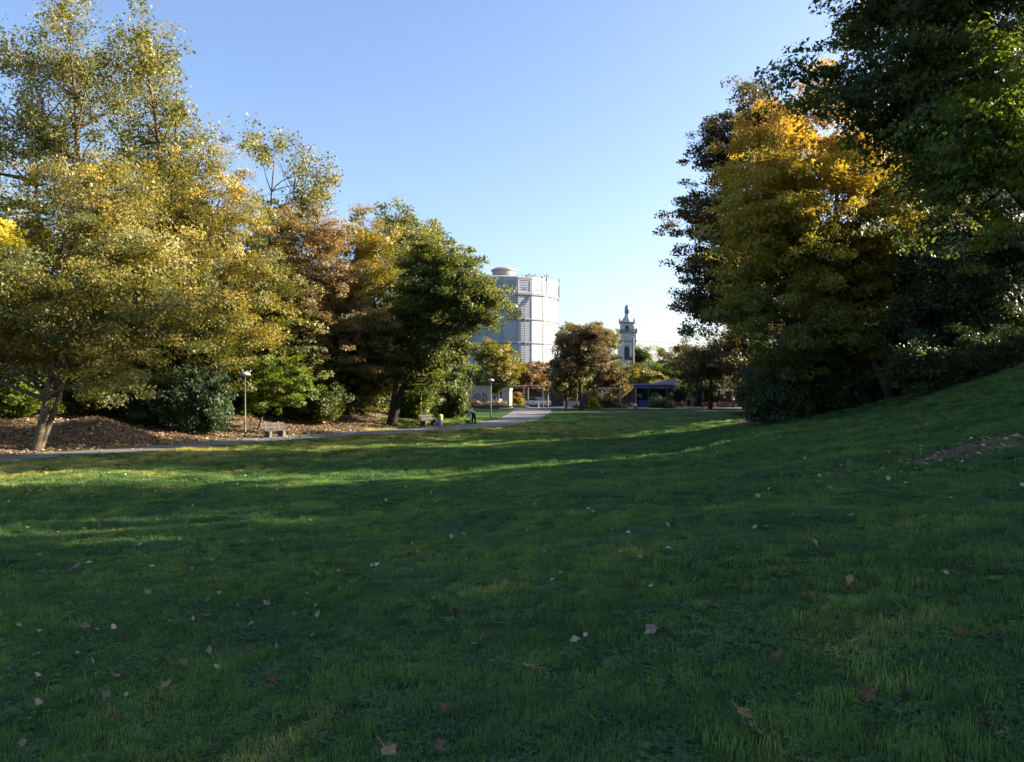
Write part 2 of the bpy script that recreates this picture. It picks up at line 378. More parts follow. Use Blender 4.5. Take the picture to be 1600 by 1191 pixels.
def np_tubes(segs, n):
    """many short tubes at once: segs list of (pts(m,3), rad(m))"""
    VV = []; QQ = []; o = 0
    a = np.arange(n) * 2 * np.pi / n; ca, sa = np.cos(a), np.sin(a)
    for P, r in segs:
        P = np.asarray(P, float); r = np.asarray(r, float); m = len(P)
        t = np.gradient(P, axis=0); t /= np.linalg.norm(t, axis=1)[:, None] + 1e-9
        ref = np.where(np.abs(t[:, 2:3]) < .9, np.array([[0, 0, 1.]]), np.array([[1., 0, 0]]))
        u = np.cross(t, ref); u /= np.linalg.norm(u, axis=1)[:, None] + 1e-9; w = np.cross(t, u)
        V = P[:, None] + (u[:, None] * ca[None, :, None] + w[:, None] * sa[None, :, None]) * r[:, None, None]
        VV.append(V.reshape(-1, 3)); i = np.arange(m * n).reshape(m, n) + o; j = np.roll(i, -1, 1)
        QQ.append(np.stack([i[:-1], j[:-1], j[1:], i[1:]], -1).reshape(-1, 4)); o += m * n
    return np.concatenate(VV), np.concatenate(QQ)

def curve(a, b, n, rs, sag=0.0, wob=.05):
    t = np.linspace(0, 1, n)[:, None]; a = np.asarray(a, float); b = np.asarray(b, float)
    L = np.linalg.norm(b - a); P = a + (b - a) * t
    m1 = rs.normal(0, wob * L, 3); m2 = rs.normal(0, wob * .6 * L, 3)
    P = P + np.sin(t * np.pi) * m1 + np.sin(t * 2 * np.pi) * m2
    P[:, 2] += (sag * L * np.sin(t[:, 0] * np.pi))
    return P

NTRI = [0]
def tree(name, label, base, lobes, leaf, n_cl, n_leaf, L, bark=None, trunk_r=.2, seed=0, cr=.7, flat=.55, up=.5,
         vcl=.5, vleaf=.35, hgrad=.0, voff=.05, shell=.5, trunks=None, group=None, cat='tree', nlimb=9, droop=.1, bumpy=.38, tri=True, upb=.12, bough=1.0):
    """lobes: (dx,dy,z,rx,ry,rz) relative to base XY and base height. trunks: list of (dx,dy,z) trunk heads"""
    rs = np.random.default_rng(seed + 11)
    bx, by = base; bz = gz(bx, by)
    o = empty(name, (bx, by, bz), label, cat, group)
    lob = [np.array(l, float) for l in lobes]
    # uneven outline: smaller lobes round each main lobe
    allb = []
    for l in lob:
        allb.append((l, 1.0))
        for k in range(int(9)):
            d = rs.normal(0, 1, 3); d[2] = abs(d[2]) * .8 if rs.random() < .75 else d[2] * .6; d /= np.linalg.norm(d)
            s = rs.uniform(.28, .48) * (bumpy / .38)
            c = l[:3] + d * l[3:] * rs.uniform(.72, 1.0)
            allb.append((np.concatenate([c, l[3:] * s * rs.uniform(.8, 1.2, 3)]), .9))
    vol = np.array([np.prod(b[3:]) ** .8 * w for b, w in allb]); vol /= vol.sum()
    # boughs first, then sprays of leaf clusters along each bough: clumps with gaps between them
    per = 6; n_b = max(10, n_cl // per); n_cl = n_b * per
    B = np.array([b for b, w in allb])[rs.choice(len(allb), n_b, p=vol)]
    g = rs.normal(0, 1, (n_b, 3)); g /= ((np.abs(g) ** 3.2).sum(1) ** (1 / 3.2))[:, None]
    BC = B[:, :3] + g * (rs.random(n_b) ** (1 / 3 * (1 - shell) + .12 * shell))[:, None] * B[:, 3:] * .94
    ax = np.average(np.array([l[:3] for l in lob]), axis=0, weights=[np.prod(l[3:]) for l in lob])
    od = BC - ax; od[:, 2] *= .25; od /= np.linalg.norm(od, axis=1)[:, None] + 1e-6
    od = od * (1 - upb) + np.array([0, 0, upb]); od /= np.linalg.norm(od, axis=1)[:, None] + 1e-6
    la = np.cross(od, np.array([0, 0, 1.0])); la /= np.linalg.norm(la, axis=1)[:, None] + 1e-6; no = np.cross(la, od)
    mr = float(np.mean([l[3] for l in lob])); br = (.42 + .13 * mr) * bough * rs.uniform(.7, 1.4, n_b)
    k3 = rs.normal(0, 1, (n_b, per, 3)) * np.array([.85, .66, .46 if upb < .5 else .5])
    k3[:, :, 2] -= .12 * k3[:, :, 0] ** 2
    C = BC[:, None] + br[:, None, None] * (od[:, None] * k3[:, :, :1] + la[:, None] * k3[:, :, 1:2] + no[:, None] * k3[:, :, 2:])
    C = C.reshape(-1, 3); cr = cr * .76
    zlo = min(l[2] - l[5] for l in lob); zhi = max(l[2] + l[5] for l in lob)
    C[:, 2] = np.maximum(C[:, 2], .25)
    cc = np.average(np.array([l[:3] for l in lob]), axis=0, weights=[np.prod(l[3:]) for l in lob])
    # wood
    heads = trunks or [(cc[0] * .7, cc[1] * .7, zlo + (zhi - zlo) * .72)]
    segs = []; nodes_p = []; nodes_r = []
    for hi, h in enumerate(heads):
        h = np.array(h, float); st = np.array([rs.uniform(-.12, .12) * hi, rs.uniform(-.1, .1) * hi, -.25])
        P = curve(st, h, 12, rs, 0, .018); f = np.linspace(0, 1, 12)
        tr = trunk_r * (1 if hi == 0 else rs.uniform(.6, .85))
        r = tr * (1 - .8 * f) * (1 + .55 * np.exp(-f * 14)); segs.append((P, r))
        nodes_p.append(P[3:]); nodes_r.append(r[3:])
        # limbs
        tg = [a for a in allb]
        for q in range(max(3, nlimb // len(heads))):
            b = tg[rs.integers(len(tg))][0]; tgt = b[:3] + rs.normal(0, .25, 3) * b[3:]
            k = np.argmin(np.linalg.norm(P[:, :2] - tgt[:2], axis=1) * .4 + np.abs(P[:, 2] - (tgt[2] - .55 * np.linalg.norm(tgt[:2] - P[5, :2]) - .4)))
            k = int(np.clip(k, 3, 10))
            Q = curve(P[k], tgt, 9, rs, .04, .05); ff = np.linspace(0, 1, 9); r0 = min(r[k] * .72, tr * .5)
            rr = r0 * (1 - .82 * ff) + .006; segs.append((Q, rr)); nodes_p.append(Q[2:]); nodes_r.append(rr[2:])
    NP = np.concatenate(nodes_p); NR = np.concatenate(nodes_r)
    V1, Q1 = np_tubes(segs, 8)
    tb = []; tw = []
    BC[:, 2] = np.maximum(BC[:, 2], .3)
    for q in range(n_b):
        c = BC[q]; dd = np.linalg.norm(NP - c, axis=1) + np.maximum(0, NP[:, 2] - c[2] + .1) * .9
        k = int(np.argmin(dd)); r0 = min(NR[k] * .8, .06 + trunk_r * .10)
        tb.append((curve(NP[k], c, 5, rs, .05, .06), np.linspace(r0, .014, 5)))
        for j in range(0, per, 2): tw.append((curve(c, C[q * per + j], 3, rs, .03, .05), np.linspace(.014, .005, 3)))
    V2, Q2 = np_tubes(tb, 4); V3, Q3 = np_tubes(tw, 3)
    Q2 = np.concatenate([Q2, Q3 + len(V2)]); V2 = np.concatenate([V2, V3])
    wme = np_mesh('trunk', np.concatenate([V1, V2]), np.concatenate([Q1, Q2 + len(V1)]), None, True)
    wme.materials.append(bark or BARK); link('trunk', wme, None, o)
    V, Q, v = sub_leaves(C, n_leaf, L, rs, up, cc, cr, flat, vcl, vleaf, hgrad, zlo, zhi, voff, droop, tri, np.repeat(rs.random(n_b), per))
    V[:, 2] = np.maximum(V[:, 2], .02 + rs.random(len(V)) * .05)
    lme = np_mesh('crown', V, Q, {'v': ('FACE', v)}); lme.materials.append(LM[leaf]); link('crown', lme, None, o)
    NTRI[0] += (1 if tri else 2) * len(Q) + 2 * (len(Q1) + len(Q2))
    return o

def shrub(name, label, base, size, leaf, n_cl, n_leaf, L, seed=0, cat='shrub', group=None, cr=.35, flat=.8, **kw):
    """a multi-stemmed bush: foliage to the ground"""
    rs = np.random.default_rng(seed + 101)
    bx, by = base; sx, sy, sz = size; o = empty(name, (bx, by, gz(bx, by)), label, cat, group)
    nb = 13; lob = [(rs.uniform(-.8, .8) * sx, rs.uniform(-.7, .7) * sy, sz * rs.uniform(.15, .72), sx * rs.uniform(.22, .42), sy * rs.uniform(.22, .42), sz * rs.uniform(.16, .32)) for _ in range(nb)]
    lob.append((0, 0, sz * .36, sx * .62, sy * .62, sz * .38))
    B = np.array(lob); vol = np.prod(B[:, 3:], axis=1); ch = rs.choice(len(B), n_cl, p=vol / vol.sum()); b = B[ch]
    g = rs.normal(0, 1, (n_cl, 3)); g /= np.linalg.norm(g, axis=1)[:, None]
    C = b[:, :3] + g * (rs.random(n_cl) ** .2)[:, None] * b[:, 3:]; C[:, 2] = np.maximum(C[:, 2], .12)
    ns_ = max(4, n_cl // 8); C[:ns_] = np.column_stack([rs.normal(0, .5 * sx, ns_), rs.normal(0, .5 * sy, ns_), sz * rs.uniform(.55, 1.15, ns_)])
    tw = []
    for c in C[: max(10, n_cl // 3)]:
        st = np.array([c[0] * .15 + rs.normal(0, .08), c[1] * .15 + rs.normal(0, .08), -.1]); tw.append((curve(st, c, 6, rs, .08, .05), np.linspace(.035, .006, 6)))
    V1, Q1 = np_tubes(tw, 4); wme = np_mesh('stems', V1, Q1, None, True); wme.materials.append(BARK_DARK); link('stems', wme, None, o)
    p = dict(up=.5, vcl=.5, vleaf=.35, hgrad=.1, voff=.03, droop=.1); p.update(kw)
    V, Q, v = sub_leaves(C, n_leaf, L, rs, p['up'], np.array([0, 0, sz * .3]), cr, flat, p['vcl'], p['vleaf'], p['hgrad'], 0, sz, p['voff'], p['droop'], True)
    V[:, 2] = np.maximum(V[:, 2], .02 + rs.random(len(V)) * .04)
    lme = np_mesh('foliage', V, Q, {'v': ('FACE', v)}); lme.materials.append(LM[leaf]); link('foliage', lme, None, o)
    NTRI[0] += len(Q) + 2 * len(Q1)
    return o

PROTO = {}
def copy_thing(src, name, label, base, scl, rz, cat, group):
    o = empty(name, (base[0], base[1], gz(*base)), label, cat, group, rz); o.scale = scl
    for c in src.children:
        q = c.copy(); COL.objects.link(q); q.parent = o
    return o
def stock_tree(name, label, base, h, r, leaf, seed, group):
    """trees of one kind share their meshes: turned and scaled copies"""
    key = ('t', leaf, seed % 2)
    if key not in PROTO:
        PROTO[key] = tree(name, label, base, [(0, 0, 6.6, 5, 5, 5.3)], leaf, 330, 70, .31, trunk_r=.25, bark=BARK_DARK, seed=seed, cr=1.3, flat=.6, nlimb=10, group=group, up=.3)
        PROTO[key].scale = (r / 5, r / 5, h / 12); return PROTO[key]
    return copy_thing(PROTO[key], name, label, base, (r / 5, r / 5, h / 12), seed * 2.4, 'tree', group)
def stock_shrub(name, label, base, size, leaf, seed, group, cat='shrub'):
    key = ('s', leaf, seed % 2)
    if key not in PROTO:
        PROTO[key] = shrub(name, label, base, (2.0, 1.7, 3.0), leaf, 250, 75, .155, seed, cat, group, cr=.48, up=.3)
        PROTO[key].scale = (size[0] / 2, size[1] / 1.7, size[2] / 3); return PROTO[key]
    return copy_thing(PROTO[key], name, label, base, (size[0] / 2, size[1] / 1.7, size[2] / 3), (0, math.pi)[seed // 2 % 2] + .3 * math.sin(seed * 1.3), cat, group)

def ptree(name, label, px, d, box, leaf, n_cl, n_leaf, L, dy=.8, extra=(), **kw):
    """box = px0, row_top, px1, row_bottom of the crown as seen at depth d; extra: more such boxes (px0,row0,px1,row1,depth offset)"""
    bx = (px - 800) / FPX * d; bz = gz(bx, d); lobes = []
    for (a, t, b, q, o_) in [(*box, 0.0), *extra]:
        x0 = at(a, t, d)[0]; x1 = at(b, t, d)[0]; z1 = at(a, t, d)[2] - bz; z0 = at(a, q, d)[2] - bz
        rx = (x1 - x0) / 2; lobes.append(((x0 + x1) / 2 - bx, o_, (z0 + z1) / 2, rx * .9, rx * dy, (z1 - z0) / 2 * .92))
    return tree(name, label, (bx, d), lobes, leaf, n_cl, n_leaf, L, **kw)

#@@TREES
GL = 'trees of the wood on the left bank'
GR = 'trees on the right hand slope'
# -- left wood, front row
ptree('hornbeam_tree', 'olive gold tree with twin pale trunks beside the path, leftmost trunk in view', 56, 37, (-130, 320, 310, 570), 'olive', 1350, 105, .115,
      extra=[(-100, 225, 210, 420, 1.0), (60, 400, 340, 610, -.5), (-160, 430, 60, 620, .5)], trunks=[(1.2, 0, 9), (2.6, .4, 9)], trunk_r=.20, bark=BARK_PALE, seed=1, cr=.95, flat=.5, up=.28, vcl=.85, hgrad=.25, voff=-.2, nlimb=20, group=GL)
ptree('maple_tree', 'bright yellow maple whose leaves reach in at the left edge', -75, 35, (-150, 335, 40, 500), 'yellow', 260, 90, .15, trunk_r=.16, seed=2, cr=.65, flat=.4, up=.28, group=GL)
ptree('hornbeam_tree', 'golden yellow tree behind the dark laurel bushes, below the tall poplars', 330, 50, (225, 300, 440, 490), 'gold', 1200, 100, .125,
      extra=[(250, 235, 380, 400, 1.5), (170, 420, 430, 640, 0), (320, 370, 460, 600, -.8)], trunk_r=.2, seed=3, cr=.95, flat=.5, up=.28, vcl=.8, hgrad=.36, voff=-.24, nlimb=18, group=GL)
ptree('poplar_tree', 'tallest poplar with sparse glinting leaves at the top left', 100, 54, (10, 0, 180, 300), 'poplar', 840, 40, .165,
      extra=[(-60, 120, 120, 460, 0), (50, 30, 195, 360, 1.2)], trunks=[(.4, 0, 25), (-1.6, .3, 21), (1.8, 0, 23)], trunk_r=.32, bark=BARK_PALE, seed=4, cr=1.0, flat=1.0, up=.1, shell=.4, upb=.75, nlimb=24, vleaf=.5, vcl=.5, voff=-.05, group=GL)
ptree('poplar_tree', 'second tall poplar, right of the tallest, with a rounded shoulder', 235, 52, (170, 12, 300, 320), 'poplar', 840, 40, .165,
      extra=[(195, 80, 332, 350, .5), (180, 240, 340, 500, -.5)], trunks=[(-.6, 0, 24.5), (1.6, .3, 21)], trunk_r=.3, bark=BARK_PALE, seed=5, cr=1.0, flat=1.0, up=.1, shell=.4, upb=.75, nlimb=22, vleaf=.5, vcl=.5, voff=-.05, group=GL)
ptree('poplar_tree', 'thin half bare poplar rising behind the golden and rust trees', 440, 60, (385, 195, 475, 300), 'poplar', 270, 34, .18,
      extra=[(440, 235, 526, 335, 0), (395, 290, 500, 410, 0)], trunks=[(-.6, 0, 18.3), (2.6, 0, 16), (1.0, .5, 18)], trunk_r=.2, bark=BARK_PALE, seed=6, cr=.85, flat=1, up=.1, shell=.3, upb=.55, nlimb=18, vleaf=.5, vcl=.5, voff=-.05, group=GL)
ptree('hazel_tree', 'rust and pinkish brown tree above the first bench', 480, 58.5, (395, 330, 550, 530), 'rust', 1000, 105, .135,
      extra=[(420, 300, 505, 430, 1), (450, 420, 600, 650, -.4), (385, 420, 500, 640, .3)], trunk_r=.18, seed=7, cr=.9, flat=.4, up=.28, hgrad=.3, voff=.02, nlimb=12, group=GL)
ptree('ash_tree', 'olive and tan tree between the rust tree and the big dark tree', 560, 63, (505, 338, 630, 530), 'gold', 720, 95, .16,
      extra=[(515, 450, 650, 655, 0)], trunk_r=.22, seed=8, cr=.95, flat=.5, hgrad=.35, voff=-.1, nlimb=10, group=GL)
ptree('poplar_tree', 'pale green poplar standing behind the big dark tree', 630, 74, (570, 330, 710, 530), 'pale', 420, 70, .21,
      trunk_r=.25, seed=9, cr=1.0, flat=.9, up=.3, nlimb=10, group=GL)
ptree('linden_tree', 'big dark green tree leaning toward the gas holder above the second lamp', 610, 60, (600, 385, 745, 570), 'green', 1200, 95, .17,
      extra=[(640, 360, 745, 480, .6), (690, 425, 782, 520, -.8), (745, 455, 798, 515, -.6), (590, 470, 700, 630, 0), (640, 500, 722, 625, .8)], trunks=[(3.8, 0, 10.5), (1.6, 0, 11)], bark=BARK_DARK, trunk_r=.3, seed=10, cr=.9, flat=.55, up=.28, vleaf=.5, vcl=.45, hgrad=.1, nlimb=18, group=GL)
# -- left wood, second row
for i, (px, d, b, leaf, lab) in enumerate([
    (20, 60, (-110, 320, 120, 620), 'green', 'dark green tree deep in the wood behind the twin pale trunks'),
    (150, 62, (60, 370, 260, 640), 'green', 'dark green tree deep in the wood below the tallest poplar'),
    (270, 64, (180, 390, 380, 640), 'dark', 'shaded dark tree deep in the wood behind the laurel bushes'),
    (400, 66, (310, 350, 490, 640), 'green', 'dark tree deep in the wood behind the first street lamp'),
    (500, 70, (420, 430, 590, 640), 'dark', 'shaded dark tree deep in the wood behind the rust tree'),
    (585, 72, (510, 410, 660, 640), 'green', 'shaded dark tree deep in the wood left of the pale poplar'),
    (680, 84, (635, 490, 715, 632), 'green', 'green tree at the far end of the wood beyond the second lamp'),
    (-120, 58, (-230, 300, -20, 620), 'green', 'green tree of the wood just outside the left edge')]):
    ptree('wood_tree', lab, px, d, b, leaf, 270, 62, .27, trunk_r=.2, bark=BARK_DARK, seed=20 + i, cr=1.35, flat=.6, nlimb=8, group=GL)
for i, (px, d, b, leaf, lab, vo) in enumerate([
    (120, 46, (40, 455, 215, 640), 'olive', 'low olive tree between the twin trunks and the laurel bushes', -.15),
    (235, 49, (165, 470, 320, 640), 'olive', 'low olive tree above the laurel bushes', -.1),
    (310, 52, (250, 450, 390, 645), 'green', 'low green tree behind the first lamp, above the large laurel', .05),
    (440, 55, (385, 470, 500, 645), 'olive', 'low olive tree behind the small crooked tree', -.12),
    (545, 61, (490, 500, 610, 645), 'green', 'low green tree in shade between bench and second lamp', 0)]):
    ptree('understorey_tree', lab, px, d, b, leaf, 330, 75, .18, trunk_r=.1, bark=BARK_DARK, seed=140 + i, cr=.8, flat=.4, up=.28, voff=vo, nlimb=9, group=GL)
ptree('young_maple_tree', 'small yellow green tree with a crooked stem behind the first lamp', 402, 51, (375, 555, 485, 650), 'lime', 220, 70, .14,
      trunk_r=.09, seed=31, cr=.5, flat=.5, up=.28, voff=.05, group=GL)
# -- shrubs on the left bank
GS = 'bushes along the left bank'
def S_(px, d): return ((px - 800) / FPX * d, d)
for name, lab, px, d, size, leaf, kw in [
    ('laurel_bush', 'large dark blue green laurel bush left of the first lamp', 312, 46.8, (1.8, 1.5, 3.3), 'laurel', {}),
    ('laurel_bush', 'dark laurel bush right behind the leaf mound', 240, 47.0, (2.0, 1.5, 2.9), 'laurel', {}),
    ('laurel_bush', 'shaded laurel bush at the back of the leaf mound, nearest the twin trunks', 170, 48, (2.4, 1.4, 2.6), 'laurel', {}),
    ('wild_bush', 'light green wild bush at the left edge behind the twin trunks', 15, 42.5, (2.0, 1.6, 2.6), 'lime', dict(voff=-.1)),
    ('wild_bush', 'shaded green wild bush right of the twin trunks', 95, 48.5, (2.6, 1.5, 3.4), 'green', {}),
    ('wild_bush', 'dark green wild bush deeper in the wood at the left edge', -20, 50, (3.0, 1.6, 4.0), 'green', {}),
    ('wild_bush', 'dark rounded bush on the bank right of the first bench', 497, 57, (1.9, 1.6, 2.8), 'green', {}),
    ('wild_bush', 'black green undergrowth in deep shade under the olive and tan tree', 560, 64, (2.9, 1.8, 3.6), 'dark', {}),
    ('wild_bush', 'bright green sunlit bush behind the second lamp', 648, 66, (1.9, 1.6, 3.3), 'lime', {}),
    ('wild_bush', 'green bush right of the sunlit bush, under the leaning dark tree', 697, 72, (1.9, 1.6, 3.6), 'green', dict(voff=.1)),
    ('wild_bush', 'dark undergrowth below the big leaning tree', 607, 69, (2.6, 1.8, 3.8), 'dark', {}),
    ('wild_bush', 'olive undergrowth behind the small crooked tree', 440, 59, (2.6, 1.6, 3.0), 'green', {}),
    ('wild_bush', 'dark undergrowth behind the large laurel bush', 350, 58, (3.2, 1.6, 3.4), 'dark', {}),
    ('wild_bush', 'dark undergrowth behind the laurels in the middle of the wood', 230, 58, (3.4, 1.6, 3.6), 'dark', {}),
    ('wild_bush', 'dark undergrowth behind the low olive tree at the left', 110, 58, (3.4, 1.6, 3.6), 'dark', {})]:
    stock_shrub(name, lab, S_(px, d), size, leaf, px + 300, GS)

# -- right slope
ptree('maple_tree', 'large autumn maple, orange and gold on top and green below, on the right', 1290, 38, (1130, 190, 1415, 480), 'maple', 1600, 115, .135,
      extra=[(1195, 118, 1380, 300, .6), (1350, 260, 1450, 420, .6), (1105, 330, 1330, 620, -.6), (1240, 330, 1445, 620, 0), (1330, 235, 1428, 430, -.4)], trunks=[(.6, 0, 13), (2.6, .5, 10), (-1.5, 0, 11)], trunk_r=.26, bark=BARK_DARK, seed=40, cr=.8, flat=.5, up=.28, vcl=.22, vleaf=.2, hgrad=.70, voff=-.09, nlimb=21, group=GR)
ptree('walnut_tree', 'dark bronze tree with arching twigs behind the orange maple, nearest the church', 1175, 47, (1080, 200, 1240, 480), 'bronze', 1150, 90, .145,
      extra=[(1062, 420, 1190, 580, -.5), (1068, 360, 1200, 540, .3), (1170, 480, 1260, 630, 0), (1095, 135, 1235, 300, 0), (1050, 300, 1150, 385, 0), (1085, 180, 1180, 260, 0)], trunks=[(-1, 0, 15), (1, .4, 16)], trunk_r=.26, bark=BARK_DARK, seed=41, cr=.8, flat=.5, up=.28, nlimb=24, group=GR, bumpy=.5)
ptree('chestnut_tree', 'tall dark tree towering at the top right behind the lit linden', 1730, 27, (1290, -190, 1740, 290), 'green', 1400, 85, .14, dy=.5,
      extra=[(1240, 60, 1470, 220, 0), (1340, -100, 1520, 300, -.6), (1400, 120, 1640, 380, 1.0)], trunks=[(-5.0, 0, 13), (-3.2, .5, 15), (-6.4, -.5, 11)], trunk_r=.34, bark=BARK_DARK, seed=42, cr=.85, flat=.45, up=.28, voff=.02, vcl=.45, nlimb=24, group=GR)
ptree('linden_tree', 'lime green sunlit linden at the right edge of the view', 1700, 24.5, (1515, 30, 1650, 430), 'lime', 400, 46, .14, dy=1.3,
      extra=[(1450, 150, 1570, 330, 0)], trunks=[(-1.6, 0, 11), (-2.6, .2, 9.5)], trunk_r=.26, seed=43, cr=.75, flat=.5, up=.28, nlimb=15, group=GR)
ptree('hazel_tree', 'dense dark green tree hanging low over the slope at the right edge', 1540, 35.5, (1395, 330, 1650, 610), 'laurel', 1000, 95, .145,
      extra=[(1490, 260, 1710, 500, .5), (1430, 420, 1560, 625, -.5)], trunk_r=.2, bark=BARK_DARK, seed=44, cr=.8, flat=.6, up=.28, voff=-.1, nlimb=12, group=GR)
ptree('rowan_tree', 'rust brown tree between the orange maple and the dark right edge', 1450, 42, (1390, 210, 1505, 350), 'rust', 380, 85, .16,
      extra=[(1380, 320, 1500, 560, 0)], trunk_r=.18, seed=45, cr=.8, flat=.5, up=.28, hgrad=.2, group=GR)
GT = 'thicket along the right slope'
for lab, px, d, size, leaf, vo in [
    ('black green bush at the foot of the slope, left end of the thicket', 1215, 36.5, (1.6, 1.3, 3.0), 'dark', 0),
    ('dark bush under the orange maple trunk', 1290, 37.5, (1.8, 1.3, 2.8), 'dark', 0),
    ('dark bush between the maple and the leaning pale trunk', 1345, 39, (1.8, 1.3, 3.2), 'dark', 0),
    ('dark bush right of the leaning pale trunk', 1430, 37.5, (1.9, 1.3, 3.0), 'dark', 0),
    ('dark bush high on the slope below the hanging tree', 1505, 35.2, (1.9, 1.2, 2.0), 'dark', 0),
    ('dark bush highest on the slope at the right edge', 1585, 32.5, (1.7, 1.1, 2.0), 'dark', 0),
    ('low added shade bush at the edge of the thicket above the lawn', 1462, 31.4, (1.7, .9, 1.9), 'dark', 0),  # added to end the sun streak on the lawn
    ('low added shade bush at the upper edge of the thicket', 1560, 30.6, (1.4, .8, 1.5), 'dark', 0),  # added as well, to keep low sun off the slope
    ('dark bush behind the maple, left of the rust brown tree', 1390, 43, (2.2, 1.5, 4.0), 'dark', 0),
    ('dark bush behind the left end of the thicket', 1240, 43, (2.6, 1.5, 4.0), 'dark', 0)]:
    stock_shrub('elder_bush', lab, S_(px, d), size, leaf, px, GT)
# leaning pale trunk in the thicket
_b = at(1395, 618, 36.5)
lt = empty('leaning_tree', (_b[0], 36.5, gz(_b[0], 36.5)), 'bare pale trunk leaning left in the dark thicket', 'tree', GR)
_m = MB(); _m.tube([(0, 0, -.2), (-.4, .1, .8), (-1.0, .2, 2.1), (-1.5, .4, 3.6), (-1.9, .6, 5.4)], [.24, .19, .165, .14, .08], 10); _m.build('trunk', BARK, lt, True)
# -- trees up the slope, behind and beside the view, that shade the lawn
for i, (x, y, h, r, leaf, lab) in enumerate([
    (30, 56, 12, 5, 'green', 'green tree up the slope behind the rust brown tree'),
    (27, 68, 12, 5, 'dark', 'dark tree behind the bronze tree, halfway to the tables'),
    (33, 84, 12, 5, 'green', 'green tree behind the dark thicket, near the tables'),
    (37, 123, 11, 4.5, 'bronze', 'dark bronze tree behind the picnic tables on the right'),
    (40, 112, 12, 5, 'dark', 'dark tree right of the picnic tables'),
    (24, 17, 12, 5, 'green', 'green tree on the slope just outside the right edge'),
    (28, 8, 13, 5.5, 'green', 'green tree on the slope to the right of the viewpoint'),
    (37, 14, 12, 5.5, 'green', 'green tree at the top of the slope right of the viewpoint'),
    (26, -3, 13, 5.5, 'dark', 'dark tree on the slope behind the viewpoint'),
    (35, 28.7, 10.5, 2.6, 'dark', 'slim added shade tree up the slope behind the lit linden'),  # unseen narrow tree, added to shade a strip of lawn
    (38, 74, 12, 5, 'green', 'green tree up the slope behind the thicket, third in line'),
    (36, 95, 12, 5, 'dark', 'dark tree up the slope, left of the dark tree by the tables'),
    (46, 86, 13, 5.5, 'green', 'green tree far up the slope behind the thicket'),
    (47, 101, 13, 5.5, 'green', 'green tree far up the slope, right of the picnic tables'),
    (42, 62, 12, 5, 'dark', 'dark tree far up the slope behind the rust brown tree'),
    ]):
    stock_tree('slope_tree', lab, (x, y), h, r, leaf, 60 + i, GR)
for i, (x, y) in enumerate([(25, 22.5), (27, 26.5), (28, 30.2), (26, 36.5), (25, 41), (23, 12), (22, 4), (26, 24.6), (29, 28.6), (24.5, 19.8), (22.5, 16.0), (25, 9.5)]):  # unseen bushes added to block low sun, leaving a gap for the streak
    stock_shrub('shade_bush', ['added shade bush on the slope outside the right edge, %s' % w for w in ('below the green tree', 'second up the slope', 'beside the gap in the thicket', 'behind the hanging tree', 'behind the rust brown tree', 'right of the viewpoint', 'nearest the viewpoint', 'third up the slope', 'fourth up the slope', 'below the second', 'beside the green tree', 'between the two green trees')][i],
          (x, y), (2.4, 2.2, 4.4), 'dark', 400 + i, GT)

# -- trees and bushes round the square
for i, px in enumerate((1062, 1085, 1108, 1182, 1205)):
    stock_shrub('backdrop_hedge', 'dark hedge bush behind the tables, %s' % ('right of the kiosk', 'behind the person in red', 'behind the blue parasol', 'behind the red sign', 'farthest right')[i], S_(px, 126.5), (1.7, 1.2, 3.6), 'dark', 700 + i, 'dark hedge behind the tables')
GM = 'trees round the far square'
ptree('maple_tree', 'round copper brown maple on the lawn edge left of the church tower', 909, 104, (858, 505, 955, 602), 'copper', 520, 80, .21,
      extra=[(880, 502, 935, 560, 0), (855, 555, 915, 602, -.3)], trunk_r=.22, bark=BARK_DARK, seed=80, cr=.9, flat=.6, hgrad=.15, nlimb=12, group=GM)
ptree('linden_tree', 'olive gold tree in front of the gas holder', 778, 122, (738, 538, 812, 614), 'olive', 300, 75, .26, trunk_r=.2, seed=81, cr=1.0, flat=.6, voff=0, hgrad=.25, group=GM)
ptree('cherry_tree', 'small orange tree under the gas holder', 834, 128, (806, 565, 860, 618), 'tan', 230, 70, .25, trunk_r=.15, seed=82, cr=.85, flat=.6, group=GM)
ptree('maple_tree', 'small green gold tree left of the copper maple', 884, 110, (860, 572, 908, 624), 'pale', 190, 70, .22, trunk_r=.15, seed=83, cr=.75, flat=.6, group=GM)
ptree('birch_tree', 'pale tan tree behind the copper maple', 948, 150, (922, 508, 965, 590), 'pale', 260, 60, .28, trunk_r=.18, bark=BARK_PALE, seed=84, cr=1.0, flat=.7, group=GM)
ptree('beech_tree', 'tan and brown tree below the church tower', 952, 126, (925, 572, 972, 618), 'tan', 260, 70, .26, trunk_r=.16, bark=BARK_PALE, seed=85, cr=.95, flat=.6, voff=-.25, group=GM)
ptree('pine_tree', 'dark green tree right of the church tower', 1003, 190, (988, 540, 1022, 612), 'green', 200, 60, .34, trunk_r=.25, seed=86, cr=1.1, flat=.7, group=GM)
ptree('hazel_tree', 'yellow green bushy tree behind the blue kiosk', 1003, 140, (975, 572, 1032, 620), 'olive', 230, 60, .27, trunk_r=.15, seed=87, cr=.9, flat=.6, voff=.2, group=GM)
ptree('willow_tree', 'pale grey green tree right of the church, above the kiosk roof', 1042, 200, (1022, 540, 1078, 614), 'pale', 230, 60, .36, trunk_r=.25, seed=88, cr=1.2, flat=.7, group=GM)
ptree('hazel_tree', 'yellow green tree right of the kiosk roof', 1045, 150, (1020, 570, 1080, 617), 'lime', 230, 60, .28, trunk_r=.18, seed=89, cr=1.0, flat=.6, voff=.1, group=GM)
